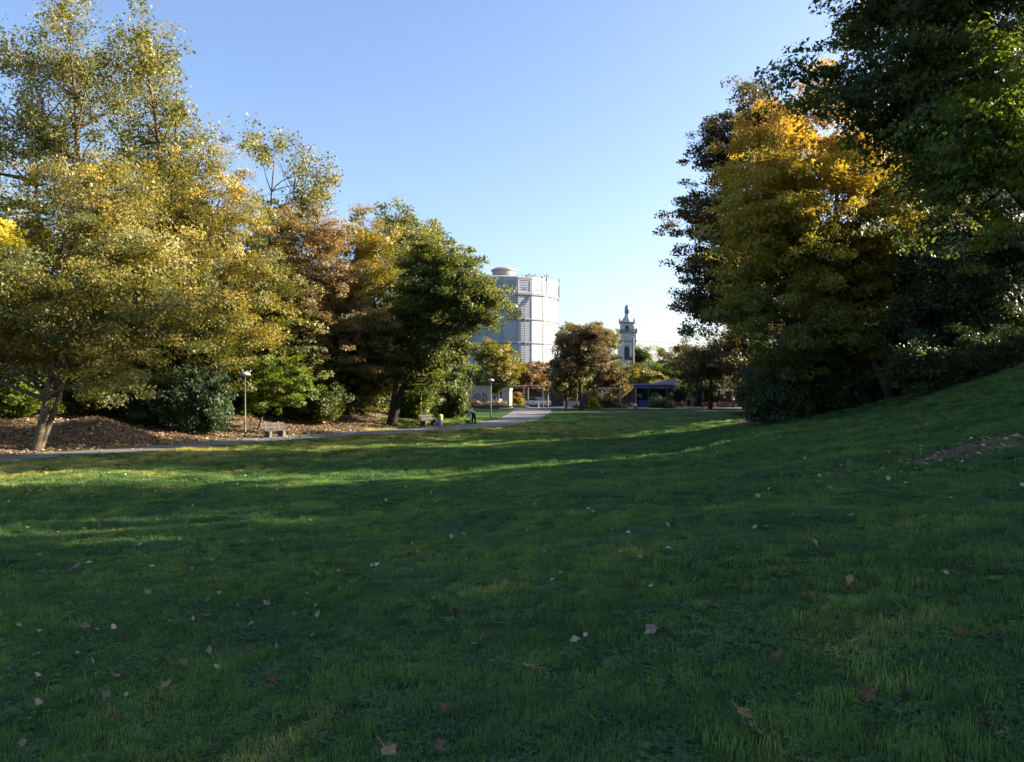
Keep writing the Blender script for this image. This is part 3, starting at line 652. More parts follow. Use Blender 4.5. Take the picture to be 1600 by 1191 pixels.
ptree('beech_tree', 'dark tree hanging over the kiosk from the right', 1110, 112, (1046, 530, 1195, 600), 'bronze', 420, 80, .25, trunk_r=.25, bark=BARK_DARK, seed=90, cr=1.1, flat=.5, group=GM)
for i, (x, y, h, r, leaf, lab) in enumerate([(-22, 150, 9, 6, 'green', 'green tree behind the graffiti wall, left end'), (-8, 160, 8, 6, 'dark', 'dark tree behind the graffiti wall, right end'),
    (6, 158, 7, 6, 'bronze', 'dark brown tree behind the pergola'), (17, 150, 8, 5, 'dark', 'dark tree behind the copper maple'), (29, 165, 8, 6, 'green', 'dark tree at the foot of the church tower'),
    (42, 170, 8, 6, 'dark', 'dark tree behind the kiosk'), (54, 160, 9, 6, 'green', 'green tree behind the picnic tables'), (68, 150, 9, 7, 'dark', 'dark tree beyond the picnic tables'),
    (-38, 140, 12, 7, 'green', 'green tree beyond the wood, left of the graffiti wall')]):
    stock_tree('backdrop_tree', lab, (x, y), h, r, leaf, 100 + i, GM)

# ------------------------------------------------------------------ street furniture
M_POST = plain('lamp_post_paint', (.10, .12, .11), .5, .2, 8, .3)
M_DOME = plain('lamp_dome', (.33, .35, .38), .35, .08, 5)
M_GLASS = plain('lamp_diffuser', (.62, .62, .58), .3, .05, 5)
M_WOOD = plain('weathered_wood', (.07, .06, .057), .85, .3, 9, bump=.4)
M_CONC = plain('concrete', (.15, .125, .11), .9, .2, 7, bump=.4)
M_PALE = plain('pale_render', (.42, .37, .33), .9, .08, 3, bump=.2)
M_YEL = plain('yellow_paint', (.75, .52, .03), .5, .1)
M_DARKCLOTH = plain('dark_cloth', (.012, .013, .018), .9, .2)
M_BLACKP = plain('dark_plastic', (.03, .03, .035), .5, .2)

def lamp(px, row, top_row, d, label):
    x, y, _ = at(px, row, d); z = gz(x, y); H = EYE + (HROW - top_row) / FPX * d - z
    o = empty('street_lamp', (x, y, z), label, 'street lamp', 'park lamps along the path')
    m = MB(); m.tube([(0, 0, -.3), (0, 0, .9)], .055, 12); m.tube([(0, 0, .9), (0, 0, .96), (0, 0, H - .22)], [.055, .038, .036], 12); m.build('post', M_POST, o, True)
    m = MB(); m.box((0.0, -.056, .6), (.06, .012, .3)); m.build('service_door', M_POST, o)
    m = MB(); m.lathe([(.05, H - .30), (.11, H - .26), (.12, H - .20), (.1, H - .17)], 20); m.build('diffuser', M_GLASS, o, True)
    m = MB(); m.lathe([(.30, H - .21), (.325, H - .20), (.31, H - .14), (.25, H - .06), (.15, H - .01), (.03, H + .01), (.0, H + .01)], 28); m.build('dome', M_DOME, o, True)
    return o
lamp(383, 684, 581, 46.8, 'domed park lamp beside the first bench, nearest of the three')
lamp(658, 666, 582, 61.5, 'domed park lamp beside the second bench in front of the dark tree')
lamp(767, 654, 592, 76, 'domed park lamp on the lawn in front of the graffiti wall, farthest of three')

def bench(px, row, d, rz, label):
    x, y, _ = at(px, row, d); o = empty('park_bench', (x, y, gz(x, y)), label, 'bench', 'benches along the path', rz)
    for sx in (-.5, .5):
        m = MB(); m.prism([(-.12, -.2), (.12, -.2), (.08, .40), (-.08, .40)], -.22, .22)
        m.v = [(vx + sx, vy, vz) for vx, vy, vz in m.v]; m.build('leg', M_CONC, o)
        m = MB(); m.box((sx, .27, .62), (.07, .05, .62), rx=-.22); m.build('back_bracket', M_BLACKP, o)
    pl = MB(); pl.box((0, 0, 0), (1.75, .14, .045)); pm = pl.mesh('plank', [M_WOOD])
    for yy in (-.17, 0, .17): link('plank', pm, None, o, (0, yy, .425))
    for zz, yy in ((.60, .235), (.80, .29)): link('plank', pm, None, o, (0, yy, zz), (R(78), 0, 0))
    return o
bench(430, 684, 46.9, R(57), 'weathered wooden bench on concrete legs beside the first lamp')
bench(670, 668, 60.6, R(52), 'shaded wooden bench beside the yellow topped litter bin')
_x, _y, _ = at(688, 667, 60.6)
b = empty('litter_bin', (_x, _y, gz(_x, _y)), 'pale litter bin with yellow hood right of the second bench', 'litter bin')
m = MB(); m.lathe([(.17, -.1), (.19, .05), (.19, .72), (.17, .74), (0, .74)], 20); m.build('drum', M_PALE, b, True)
m = MB(); m.lathe([(.21, .70), (.22, .74), (.19, .86), (.10, .92), (0, .93)], 20); m.build('hood', M_YEL, b, True)
m = MB(); m.tube([(-.25, .05, -.2), (-.25, .05, .95)], .03, 8); m.build('post', M_BLACKP, b)
# rucksack on the bench end
bp_ = empty('rucksack', (_x - .38, _y - .2, gz(_x - .38, _y - .2)), 'dark rucksack standing between the second bench and the litter bin', 'rucksack')
m = MB(); m.lathe([(.05, .0), (.17, .03), (.19, .2), (.17, .42), (.11, .52), (.03, .55), (0, .55)], 14); m.build('bag', plain('bag_cloth', (.035, .035, .06), .9, .3), bp_, True)
m = MB(); m.box((0, -.17, .2), (.22, .08, .2)); m.build('front_pocket', plain('bag_pocket', (.28, .29, .36), .9, .2), bp_)
m = MB(); m.tube([(-.05, 0, .53), (-.03, 0, .60), (.03, 0, .60), (.05, 0, .53)], .012, 6); m.build('handle', M_DARKCLOTH, bp_)

# ------------------------------------------------------------------ people and dog
def figure(name, label, cat, loc, rz, verts, edges, mats, which, group=None, part=None, sub=2):
    """one continuous skinned body; verts = (x,y,z,r); which(centre)->material index"""
    me = bpy.data.meshes.new(name); me.from_pydata([v[:3] for v in verts], edges, [])
    t = bpy.data.objects.new('tmp', me); COL.objects.link(t)
    md = t.modifiers.new('s', 'SKIN'); md.use_smooth_shade = True
    for i, v in enumerate(verts):
        me.skin_vertices[0].data[i].radius = (v[3], v[3] * (v[4] if len(v) > 4 else 1)); me.skin_vertices[0].data[i].use_root = (i == 0)
    sb = t.modifiers.new('u', 'SUBSURF'); sb.levels = sub; sb.render_levels = sub
    dg = bpy.context.evaluated_depsgraph_get(); ev = t.evaluated_get(dg); nm = bpy.data.meshes.new_from_object(ev)
    bpy.data.objects.remove(t)
    nm.materials.clear()
    for k in mats: nm.materials.append(k)
    nm.polygons.foreach_set('material_index', [which(p.center) for p in nm.polygons])
    nm.polygons.foreach_set('use_smooth', [True] * len(nm.polygons))
    if part is not None: return link(name, nm, None, part)
    o = link(name, nm, None, None, loc, (0, 0, rz)); return tag(o, label, cat, group)
SKIN = plain('skin', (.42, .25, .18), .6, .06); HAIR = plain('hair_dark', (.018, .013, .010), .6, .2)
GREYSH = plain('grey_blue_shirt', (.24, .27, .36), .9, .15, 12); BLACKT = plain('black_trousers', (.014, .014, .017), .9, .2, 12)
REDJ = plain('red_jacket', (.46, .035, .045), .8, .12, 12); JEANS = plain('dark_jeans', (.03, .035, .055), .9, .2, 12); PINK = plain('pink_top', (.45, .16, .17), .8, .1, 12)
# bent-over person, facing -X, head low, reaching to the dog
x, y, _ = at(740, 664, 63.5)
bent = [(0, 0, .92, .19), (-.20, 0, 1.06, .18), (-.40, 0, 1.09, .20), (-.52, 0, 1.04, .09), (-.60, 0, 1.0, .11), (-.68, 0, .93, .12), (-.72, 0, .86, .085),
        (-.03, -.11, .82, .13), (-.10, -.13, .48, .09), (-.12, -.13, .12, .065), (-.22, -.14, .05, .055), (-.30, -.14, .045, .04),
        (0.05, .11, .82, .13), (.12, .13, .48, .09), (.15, .13, .12, .065), (.05, .14, .05, .055), (-.03, .14, .045, .04),
        (-.40, -.21, 1.02, .075), (-.36, -.25, .78, .058), (-.30, -.22, .60, .045), (-.29, -.21, .53, .045), (-.28, -.20, .48, .028),
        (-.40, .21, 1.02, .075), (-.40, .25, .78, .058), (-.48, .2, .60, .045), (-.51, .19, .53, .045), (-.53, .18, .48, .028)]
be = [(0, 1), (1, 2), (2, 3), (3, 4), (4, 5), (5, 6), (0, 7), (7, 8), (8, 9), (9, 10), (10, 11), (0, 12), (12, 13), (13, 14), (14, 15), (15, 16), (2, 17), (17, 18), (18, 19), (19, 20), (20, 21), (2, 22), (22, 23), (23, 24), (24, 25), (25, 26)]
def bw(c):
    if c.x < -.53 and c.z > .75: return 3 if c.z > .9 else 2
    if .42 < c.z < .6 and abs(c.y) > .15 and c.x < -.2: return 2
    if c.z > .93 or (abs(c.y) > .17 and c.x < -.25 and c.z >= .6): return 1
    return 0
figure('person', 'person in grey shirt and black trousers bending down beside the path', 'person', (x, y, gz(x, y) + .03), R(8), bent, be, [BLACKT, GREYSH, SKIN, HAIR], bw)
x, y, _ = at(731.5, 664, 63.2)
dg_v = [(0, 0, .24, .085), (-.13, 0, .25, .08), (-.22, 0, .31, .05), (-.27, 0, .37, .055), (-.34, 0, .35, .032), (.12, 0, .25, .075), (.2, 0, .29, .025), (.27, 0, .37, .015),
        (-.12, -.06, .15, .03), (-.12, -.06, .02, .02), (-.12, .06, .15, .03), (-.12, .06, .02, .02),
        (.13, -.06, .16, .036), (.165, -.06, .09, .02), (.14, -.06, .02, .02), (.13, .06, .16, .036), (.165, .06, .09, .02), (.14, .06, .02, .02), (-.25, -.04, .43, .018), (-.25, .04, .43, .018)]
de = [(0, 1), (1, 2), (2, 3), (3, 4), (0, 5), (5, 6), (6, 7), (1, 8), (8, 9), (1, 10), (10, 11), (5, 12), (12, 13), (13, 14), (5, 15), (15, 16), (16, 17), (3, 18), (3, 19)]
figure('dog', 'small dark dog at the feet of the bending person', 'dog', (x, y, gz(x, y) + .01), R(20), dg_v, de, [plain('dog_fur', (.03, .024, .02), .8, .3, 20)], lambda c: 0)
def standing(label, px, d, rz, top, legs, hair=None):
    hair = hair or HAIR
    x, y, _ = at(px, 636, d)
    v = [(0, 0, .95, .15, .8), (0, 0, 1.15, .14, .8), (0, 0, 1.38, .17, .7), (0, 0, 1.50, .06), (0, -.01, 1.60, .095), (0, -.01, 1.70, .1), (0, -.005, 1.77, .06),
         (-.1, 0, .86, .105), (-.11, -.01, .48, .07), (-.11, .02, .10, .048), (-.11, -.1, .04, .04), (-.11, -.17, .035, .03),
         (.1, 0, .86, .105), (.11, .03, .48, .07), (.11, .08, .10, .048), (.11, -.04, .04, .04), (.11, -.11, .035, .03),
         (-.22, 0, 1.38, .07), (-.27, .02, 1.1, .05), (-.25, -.08, .88, .04), (-.25, -.1, .80, .035), (.22, 0, 1.38, .07), (.27, .02, 1.1, .05), (.25, -.08, .88, .04), (.25, -.1, .80, .035)]
    e = [(0, 1), (1, 2), (2, 3), (3, 4), (4, 5), (5, 6), (0, 7), (7, 8), (8, 9), (9, 10), (10, 11), (0, 12), (12, 13), (13, 14), (14, 15), (15, 16), (2, 17), (17, 18), (18, 19), (19, 20), (2, 21), (21, 22), (22, 23), (23, 24)]
    def w(c):
        if c.z > 1.5: return 3 if (c.z > 1.7 or c.y > .03) else 2
        if abs(c.x) > .19 and c.z < .87: return 2
        return 1 if c.z > .9 else 0
    return figure('person', label, 'person', (x, y, gz(x, y) + .03), rz, v, e, [legs, top, SKIN, hair], w)
standing('person in a red jacket standing by the picnic tables', 1086, 119, R(160), REDJ, JEANS)
# seated person
def seated(label, px, d, rz, top, legs):
    x, y, _ = at(px, 630, d)
    v = [(0, 0, .53, .15), (0, .02, .75, .14), (0, 0, .98, .165), (0, -.01, 1.10, .06), (0, -.03, 1.20, .095), (0, -.03, 1.30, .1), (0, -.02, 1.37, .06),
         (-.1, -.1, .52, .1), (-.12, -.45, .50, .075), (-.12, -.42, .1, .048), (-.12, -.55, .04, .035), (.1, -.1, .52, .1), (.12, -.45, .50, .075), (.12, -.42, .1, .048), (.12, -.55, .04, .035),
         (-.21, 0, .98, .07), (-.26, -.05, .74, .05), (-.17, -.3, .74, .04), (-.12, -.38, .74, .035), (.21, 0, .98, .07), (.26, -.05, .74, .05), (.17, -.3, .74, .04), (.12, -.38, .74, .035)]
    e = [(0, 1), (1, 2), (2, 3), (3, 4), (4, 5), (5, 6), (0, 7), (7, 8), (8, 9), (9, 10), (0, 11), (11, 12), (12, 13), (13, 14), (2, 15), (15, 16), (16, 17), (17, 18), (2, 19), (19, 20), (20, 21), (21, 22)]
    def w(c):
        if c.z > 1.1: return 3 if (c.z > 1.3 or c.y > .02) else 2
        if c.y < -.3 and c.z > .66: return 2
        return 1 if (c.z > .6 and c.y > -.36) else 0
    return figure('person', label, 'person', (x, y, gz(x, y) + .03), rz, v, e, [legs, top, SKIN, HAIR], w)
seated('person in a pink top seated at the left picnic table', 1066.5, 116.2, R(180), PINK, JEANS)

# ------------------------------------------------------------------ gas holder
def tank():
    D = 481.0; X = (787 - 800) / FPX * D; RAD = 33.0
    o = empty('gas_holder', (X, D, 0), 'huge pale ribbed cylindrical gas holder beyond the trees', 'gas holder')
    white = plain('gas_holder_sheet', (.26, .285, .325), .6, .12, .10, .05); rim = plain('gas_holder_rib', (.19, .185, .20), .6, .1, .3)
    pale = plain('gas_holder_frame', (.42, .405, .405), .6, .06, .3); dark = plain('gas_holder_dark', (.10, .09, .10), .7, .2, 1)
    ap = RAD * math.cos(R(7.5)); wdt = 2 * RAD * math.sin(R(7.5))
    def panel(h, n, inset=0.0):
        m = MB(); s = h / n; w = wdt / 2 - .22
        for k in range(n):
            z0 = k * s; m.add([(-w, -.24, z0), (w, -.24, z0), (w, -.0, z0 + s), (-w, -.0, z0 + s)], [(0, 1, 2, 3)])
            m.add([(-w, -.0, z0), (w, -.0, z0), (w, -.24, z0), (-w, -.24, z0)], [(0, 1, 2, 3)])
        m.add([(-w, .1, 0), (w, .1, 0), (w, .1, h), (-w, .1, h)], [(0, 1, 2, 3)])
        me = m.mesh('panel', [white]); return me
    tiers = [(0.6, 15.0), (15.4, 28.7), (29.1, 42.1), (42.5, 55.8), (57.6, 64.2)]
    pm = [panel(b - a, int((b - a) / 1.25)) for a, b in tiers]
    fr = MB()
    for z0, z1 in ((57.0, 57.6), (64.2, 65.2)): fr.box((0, -.05, (z0 + z1) / 2), (wdt - .44, .5, z1 - z0))
    for sx in (-1, 1): fr.box((sx * (wdt / 2 - .62), -.08, 60.9), (.75, .45, 6.58))
    frm = fr.mesh('panel_frame', [pale])
    for k in range(24):
        a = R(14.3 + 7.5 + 15 * k)        # from -Y toward +X
        nx_, ny_ = math.sin(a), -math.cos(a)
        for (z0, z1), me in zip(tiers, pm): link('panel', me, None, o, (nx_ * ap, ny_ * ap, z0), (0, 0, a))
        link('panel_frame', frm, None, o, (nx_ * ap, ny_ * ap, 0), (0, 0, a))
    rb = MB(); rb.box((0, 0, 33), (.5, .6, 66)); rbm = rb.mesh('rib', [rim])
    for k in range(24):
        a = R(14.3 + 15 * k); link('rib', rbm, None, o, (math.sin(a) * RAD, -math.cos(a) * RAD, 0), (0, 0, a))
    core = MB(); core.lathe([(ap - .25, 0), (ap - .25, 65.6)], 24, a0=R(14.3 - 90)); core.build('core', white, o)
    for z in (15.2, 28.9, 42.3, 56.4):
        m = MB(); m.lathe([(RAD - .2, z - .5), (RAD + .75, z - .5), (RAD + .75, z + .1), (RAD + .35, z + .35), (RAD - .2, z + .35)], 24, a0=R(14.3 - 90)); m.build('ring', rim, o)
    m = MB(); m.lathe([(RAD - .3, 65.2), (RAD + .55, 65.2), (RAD + .6, 66.2), (RAD - .2, 66.3), (20, 68.6), (8, 69.9), (0, 70)], 24, a0=R(14.3 - 90)); m.build('roof', pale, o)
    m = MB(); m.lathe([(6.9, 69.7), (6.9, 73.6), (7.7, 73.9), (7.7, 74.5), (5.5, 75.6), (2, 76.1), (0, 76.1)], 32); m.build('cupola', plain('cupola_sheet', (.28, .255, .23), .6, .1, .4), o)
    m = MB()
    for k in range(72):
        a = 2 * math.pi * k / 72; m.tube([(math.sin(a) * RAD, -math.cos(a) * RAD, 66), (math.sin(a) * RAD, -math.cos(a) * RAD, 67.3)], .06, 4)
    for z in (66.7, 67.3): m.tube([(math.sin(2 * math.pi * k / 72) * RAD, -math.cos(2 * math.pi * k / 72) * RAD, z) for k in range(73)], .06, 4)
    m.build('railing', rim, o)
    def on(angle, r=RAD + .5): return (math.sin(R(angle)) * r, -math.cos(R(angle)) * r)
    x1, y1 = on(21.5); x2, y2 = on(27.5)
    m = MB(); m.tube([(x1, y1, 1), (x1, y1, 49.5)], .28, 6); m.build('downpipe', rim, o)
    m = MB(); m.tube([(x1, y1, 49.5), (x2, y2, 54.5), (x2 + .3, y2 + .2, 56)], .35, 6); m.build('stair', rim, o)
    x1, y1 = on(2, RAD + .4); m = MB(); m.box((x1, y1, 61), (.8, .4, 9.5)); m.build('ladder', pale, o)
    x1, y1 = on(48, RAD + .7); m = MB(); m.tube([(x1, y1, 57), (x1, y1, 69)], .3, 6); m.build('mast', dark, o)
    x1, y1 = on(88, RAD + .5); m = MB(); m.tube([(x1, y1, 56), (x1, y1, 69)], .3, 6); m.build('mast', dark, o)
    for a in (28, 36, 50, 58): # roof equipment
        x1, y1 = on(a, RAD - 2.5); m = MB(); m.box((x1, y1, 67.2), (2.6, 1.4, 1.4), R(a)); m.box((x1 + .8, y1, 68.2), (.8, .8, .8), R(a)); m.build('roof_unit', rim, o)
    for a in (6.8, 21.8, 36.8): # small name plates
        x1, y1 = on(a, ap + .3); m = MB(); m.box((x1, y1, 59.4), (1.7, .1, .35), R(a)); m.build('plate', dark, o)
tank()

# ------------------------------------------------------------------ church tower
def church():
    D = 310.0; X = (980 - 800) / FPX * D
    o = empty('church_tower', (X, D, 0), 'pale stone church tower with clock and bell shaped roof', 'church tower', None, R(-10))
    st = plain('church_stone', (.46, .43, .41), .9, .08, .4); tr = plain('church_trim', (.23, .215, .215), .9, .1, .6); rf = plain('church_copper', (.42, .43, .45), .6, .1, .5)
    dk = plain('church_opening', (.03, .035, .05), .5, .1, .5); gd = plain('clock_gold', (.55, .42, .12), .4, .1, 1)
    S = 3.55; W = 2.65
    m = MB(); m.box((0, 0, 10.5), (2 * S, 2 * S, 21.2)); m.build('shaft', st, o)
    m = MB(); m.box((0, 0, 22.75), (2 * S - .1, 2 * S - .1, 3.3)); m.build('clock_stage', st, o)
    m = MB(); m.box((0, 0, 21.2), (2 * S + .5, 2 * S + .5, .45)); m.build('cornice', tr, o)
    m = MB(); m.box((0, 0, 24.5), (2 * S + .7, 2 * S + .7, .4)); m.build('cornice', tr, o)
    for sx in (-1, 1):
        for sy in (-1, 1):
            m = MB(); m.box((sx * S, sy * S, 25.3), (.7, .7, 1.4)); m.build('parapet_post', tr, o)
            m = MB(); m.lathe([(.2, 28.6), (.42, 29.1), (.3, 29.6), (.12, 30.1), (0, 30.2)], 10, (sx * (W + .1), sy * (W + .1), 0)); m.build('urn', tr, o)
    for rz in (0, 90, 180, 270):
        m = MB()
        for k in range(9): m.box((-S + .7 + k * .72, -S, 25.15), (.26, .3, .7))
        m.box((0, -S, 25.62), (2 * S - .7, .42, .25)); m.build('balustrade', tr, o, rot=(0, 0, R(rz)))
    m = MB(); m.box((0, 0, 26.5), (2 * W, 2 * W, 3.8)); m.build('belfry', st, o)
    m = MB(); m.box((0, 0, 28.45), (2 * W + .9, 2 * W + .9, .4)); m.build('cornice', tr, o)
    prof = [(W + .15, 28.65), (W - .1, 29.0), (1.9, 29.6), (1.35, 30.4), (1.02, 31.3), (.95, 31.6), (.95, 33.9), (1.15, 34.0), (1.1, 34.3), (.95, 34.9), (.55, 35.4), (.2, 35.7), (0, 35.8)]
    m = MB(); m.lathe([(r * (1.12 if r > 1.3 else 1), z) for r, z in prof], 8, a0=R(22.5)); m.build('bell_roof', rf, o)
    m = MB()
    for k in range(8):
        a = R(45 * k); m.box((math.cos(a) * .93, math.sin(a) * .93, 32.8), (.1, .36, 1.6), a)
    m.build('lantern_opening', dk, o)
    def arch(w, h, y0, y1):
        P = [(-w, 0), (w, 0), (w, h)] + [(w * math.cos(a), h + w * math.sin(a)) for a in np.linspace(.2, math.pi - .2, 9)] + [(-w, h)]
        q = MB(); q.prism(P, y0, y1); return q
    for rz in (0, 90):
        g = arch(.85, 4.6, -.14, .1); g.v = [(a, b - S, c + 13.8) for a, b, c in g.v]; w_ = g.build('window', dk, o, rot=(0, 0, R(rz)))
        f = arch(1.05, 4.6, -.08, .06); f.v = [(a, b - S, c + 13.6) for a, b, c in f.v]; f.build('window_frame', tr, w_)
        g = arch(.62, 1.5, -.14, .1); g.v = [(a, b - W, c + 25.1) for a, b, c in g.v]; w_ = g.build('window', dk, o, rot=(0, 0, R(rz)))
        f = arch(.8, 1.5, -.08, .06); f.v = [(a, b - W, c + 25.0) for a, b, c in f.v]; f.build('window_frame', tr, w_)
        c_ = MB(); c_.lathe([(1.05, 0), (1.05, .12), (.95, .16), (0, .16)], 28); cf = c_.build('clock_face', plain('clock_dial', (.42, .42, .42), .6, .1, 1), o)
        cf.location = (Matrix.Rotation(R(rz), 3, 'Z') @ Vector((0, -S + .02, 22.9))); cf.rotation_euler = (R(90), 0, R(rz))
        h_ = MB(); h_.box((0, .3, .19), (.1, .75, .05)); h_.box((.22, -.08, .19), (.55, .1, .05), -.3); h_.build('clock_hand', gd, cf)
        h_ = MB()
        for k in range(12): a = R(30 * k); h_.box((.8 * math.cos(a), .8 * math.sin(a), .18), (.22, .07, .04), a)
        h_.build('hour_mark', gd, cf)
church()
# small house with brown roof beyond the kiosk
hx, hy, _ = at(1019, 600, 230)
h = empty('house', (hx, hy, 0), 'small house with brown roof and pinkish gable right of the church', 'house', None, R(25))
hw = plain('house_wall', (.52, .40, .34), .9, .08, 1); hr = plain('house_roof', (.20, .11, .08), .9, .2, 2)
m = MB(); m.prism([(-3.2, 0), (3.2, 0), (3.2, 5.2), (0, 7.6), (-3.2, 5.2)], -4, 4); m.build('wall', hw, h)
m = MB(); m.add([(-3.7, -4.4, 5.0), (0, -4.4, 7.9), (0, 4.4, 7.9), (-3.7, 4.4, 5.0), (-3.7, -4.4, 5.2), (0, -4.4, 8.1), (0, 4.4, 8.1), (-3.7, 4.4, 5.2), (3.7, -4.4, 5.0), (3.7, 4.4, 5.0), (3.7, -4.4, 5.2), (3.7, 4.4, 5.2)],
    [(0, 1, 2, 3), (4, 7, 6, 5), (1, 8, 9, 2), (5, 6, 11, 10), (0, 3, 7, 4), (8, 10, 11, 9), (0, 4, 5, 1), (1, 5, 10, 8), (3, 2, 6, 7), (2, 9, 11, 6)]); m.build('roof', hr, h)
for xx in (-1.4, 1.4):
    m = MB(); m.box((xx, -4.02, 3.6), (1.0, .12, 1.3)); m.build('window', plain('house_glass', (.05, .06, .08), .2, .1), h)

# ------------------------------------------------------------------ things round the square
M_RED = plain('graffiti_red', (.42, .09, .09), .8, .25, 2); M_PURP = plain('graffiti_purple', (.22, .08, .22), .8, .25, 2); M_INK = plain('graffiti_ink', (.035, .03, .04), .8, .2, 2)
M_BLUE = plain('kiosk_blue', (.045, .065, .17), .6, .15, 2); M_TEAL = plain('kiosk_teal', (.025, .045, .065), .7, .2, 2); M_TIMBER = plain('pergola_timber', (.30, .24, .19), .85, .25, 5)
M_TIMBER_D = plain('dark_fence', (.055, .045, .045), .9, .25, 3); M_STONE = plain('dark_stone', (.075, .065, .07), .9, .3, 3, bump=.5)
def bx_px(px0, px1, d): return (px0 - 800) / FPX * d, (px1 - 800) / FPX * d
# graffiti wall
D = 118.0; x0, x1 = bx_px(700, 768, D); w = empty('graffiti_wall', ((x0 + x1) / 2, D, gz((x0 + x1) / 2, D)), 'beige wall covered with graffiti behind the flower bed', 'wall')
L_ = x1 - x0
m = MB(); m.box((0, 0, 1.45), (L_, .35, 3.3)); m.build('wall', plain('wall_render', (.42, .35, .28), .9, .2, 1.2, bump=.3), w)
for k in range(4):
    m = MB(); m.box((-L_ / 2 + (k + .5) * L_ / 4, 0, 3.17), (L_ / 4 - .05, .55, .16)); m.build('coping', M_PALE, w)
m = MB(); m.box((-L_ / 2 + .95, -.18, 1.9), (1.5, .012, 1.9)); m.box((-L_ / 2 + 2.2, -.18, 1.7), (.8, .012, 1.6)); m.build('graffiti_red', M_RED, w)
m = MB(); m.box((-L_ / 2 + 1.7, -.182, .7), (2.9, .016, .75)); m.build('graffiti_purple', M_PURP, w)
m = MB(); rs = np.random.default_rng(3)
m.tube([(1.15 + .42 * math.cos(a), -.185, 1.75 + .42 * math.sin(a)) for a in np.linspace(0, 2 * math.pi, 20)], .05, 4)
m.tube([(1.15 + .16 * math.cos(a), -.185, 1.75 + .16 * math.sin(a)) for a in np.linspace(0, 2 * math.pi, 12)], .04, 4)
for k, xx in enumerate((-.55, -.05, .45, 2.0, 2.4)):
    pts = [(xx + rs.uniform(-.2, .2), -.185, z) for z in np.linspace(.9, 2.5, 5)]; m.tube(pts, .045, 4)
    m.tube([(xx - .2, -.187, 1.7 + .3 * (k % 2)), (xx + .28, -.187, 1.75 + .25 * (k % 2))], .045, 4)
m.build('graffiti_scrawl', M_INK, w)
# raised bed in front
x0, x1 = bx_px(690, 794, 113.5)
fb = empty('flower_bed', ((x0 + x1) / 2, 113.5, gz((x0 + x1) / 2, 113.5)), 'raised bed of red, yellow and purple flowers below the graffiti wall', 'flower bed')
nst = 14
for k in range(nst):
    m = MB(); hh = .55 + .08 * math.sin(k * 2.3); m.box(((k + .5) / nst * (x1 - x0) - (x1 - x0) / 2, -1.2, hh / 2 - .05), ((x1 - x0) / nst - .03, .4, hh)); m.build('edging_stone', M_STONE, fb)
m = MB(); m.box((0, .5, .2), (x1 - x0, 3.0, .5)); m.build('soil', plain('bed_soil', (.05, .035, .025), .95, .3, 4), fb)
def flora(n, wx, wy, h, L, seed, grad):
    rs = np.random.default_rng(seed); C = np.column_stack([rs.uniform(-wx, wx, n), rs.uniform(-wy, wy, n), rs.uniform(.15, h, n)])
    V, Q, v = sub_leaves(C, 24, L, rs, .5, np.array([0, 0, -1.0]), .22, .8, .5, .25, 0, 0, 1, .1)
    if grad: v = np.clip(v * .6 + .35 * (1 - (V[::4, 0] + wx) / (2 * wx)) + .12 * np.sin(V[::4, 0] * 2.2), 0, 1)
    return np_mesh('flowers', V, Q, {'v': ('FACE', v)})
fm = flora(330, (x1 - x0) / 2 - .2, 1.2, .6, .12, 5, True); fm.materials.append(LM['flower']); link('flowers', fm, None, fb, (0, .45, .4))
# pale gate pillar
x0, x1 = bx_px(785, 800, 115); pl = empty('gate_pillar', ((x0 + x1) / 2, 115, gz(0, 115)), 'broad pale pillar at the entrance, lit on its right face', 'pillar', None, R(-22))
m = MB(); m.box((0, 0, 1.35), (1.15, 1.0, 2.75)); m.build('shaft', plain('pillar_render', (.36, .31, .295), .9, .09, 2, bump=.2), pl)
m = MB(); m.box((0, 0, 2.8), (1.32, 1.16, .14)); m.build('cap', M_PALE, pl)
m = MB(); m.box((0, 0, .12), (1.28, 1.12, .3)); m.build('plinth', M_PALE, pl)
# steps / kerb at the end of the path
for k, (yy, zz) in enumerate(((110.9, .14), (112.0, .28))):
    st_ = MB(); st_.box((0, 0, 0), (1.45, .5, .32)); sm_ = st_.mesh('kerb_stone', [plain('kerb_stone', (.48, .38, .33), .9, .12, 2)])
    s_ = empty('entrance_step', (2.6, yy, gz(2.6, yy)), ('lower' if k == 0 else 'upper') + ' pinkish stone kerb across the end of the path', 'step', 'stone kerbs at the end of the path')
    for q in range(6): link('kerb_stone', sm_, None, s_, (-3.7 + q * 1.48, 0, zz - .19 - .1))
# pergola
def pergola(xa, xb, d, posts, H, label, lattice):
    cx_ = (xa + xb) / 2; o = empty('pergola', (cx_, d, gz(cx_, d)), label, 'pergola', 'timber pergolas')
    for k, yy in enumerate((-.6, .6)):
        m = MB(); pts = [(t, yy, H - .08 + .05 * math.sin(t * 2.1 + k)) for t in np.linspace(xa - cx_ - .3, xb - cx_ + .3, 14)]; m.tube(pts, .085, 8); m.build('beam', M_TIMBER, o)
    n = int((xb - xa) / .8)
    for k in range(n): m = MB(); m.box((xa - cx_ + (k + .5) * (xb - xa) / n, 0, H + .06), (.09, 1.7, .11)); m.build('rafter', M_TIMBER, o)
    for x_ in posts:
        for yy in (-.6, .6): m = MB(); m.tube([(x_ - cx_, yy, -.2), (x_ - cx_ + .02, yy, H - .1)], [.10, .085], 8); m.build('post', M_TIMBER, o)
    for xa_, xb_ in lattice:
        m = MB()
        for q in np.arange(.5, H - .3, .38): m.tube([(xa_ - cx_, -.6, q), (xb_ - cx_, -.6, q + .22)], .025, 4); m.tube([(xa_ - cx_, -.6, q + .22), (xb_ - cx_, -.6, q)], .025, 4)
        m.build('trellis', M_TIMBER, o)
    return o
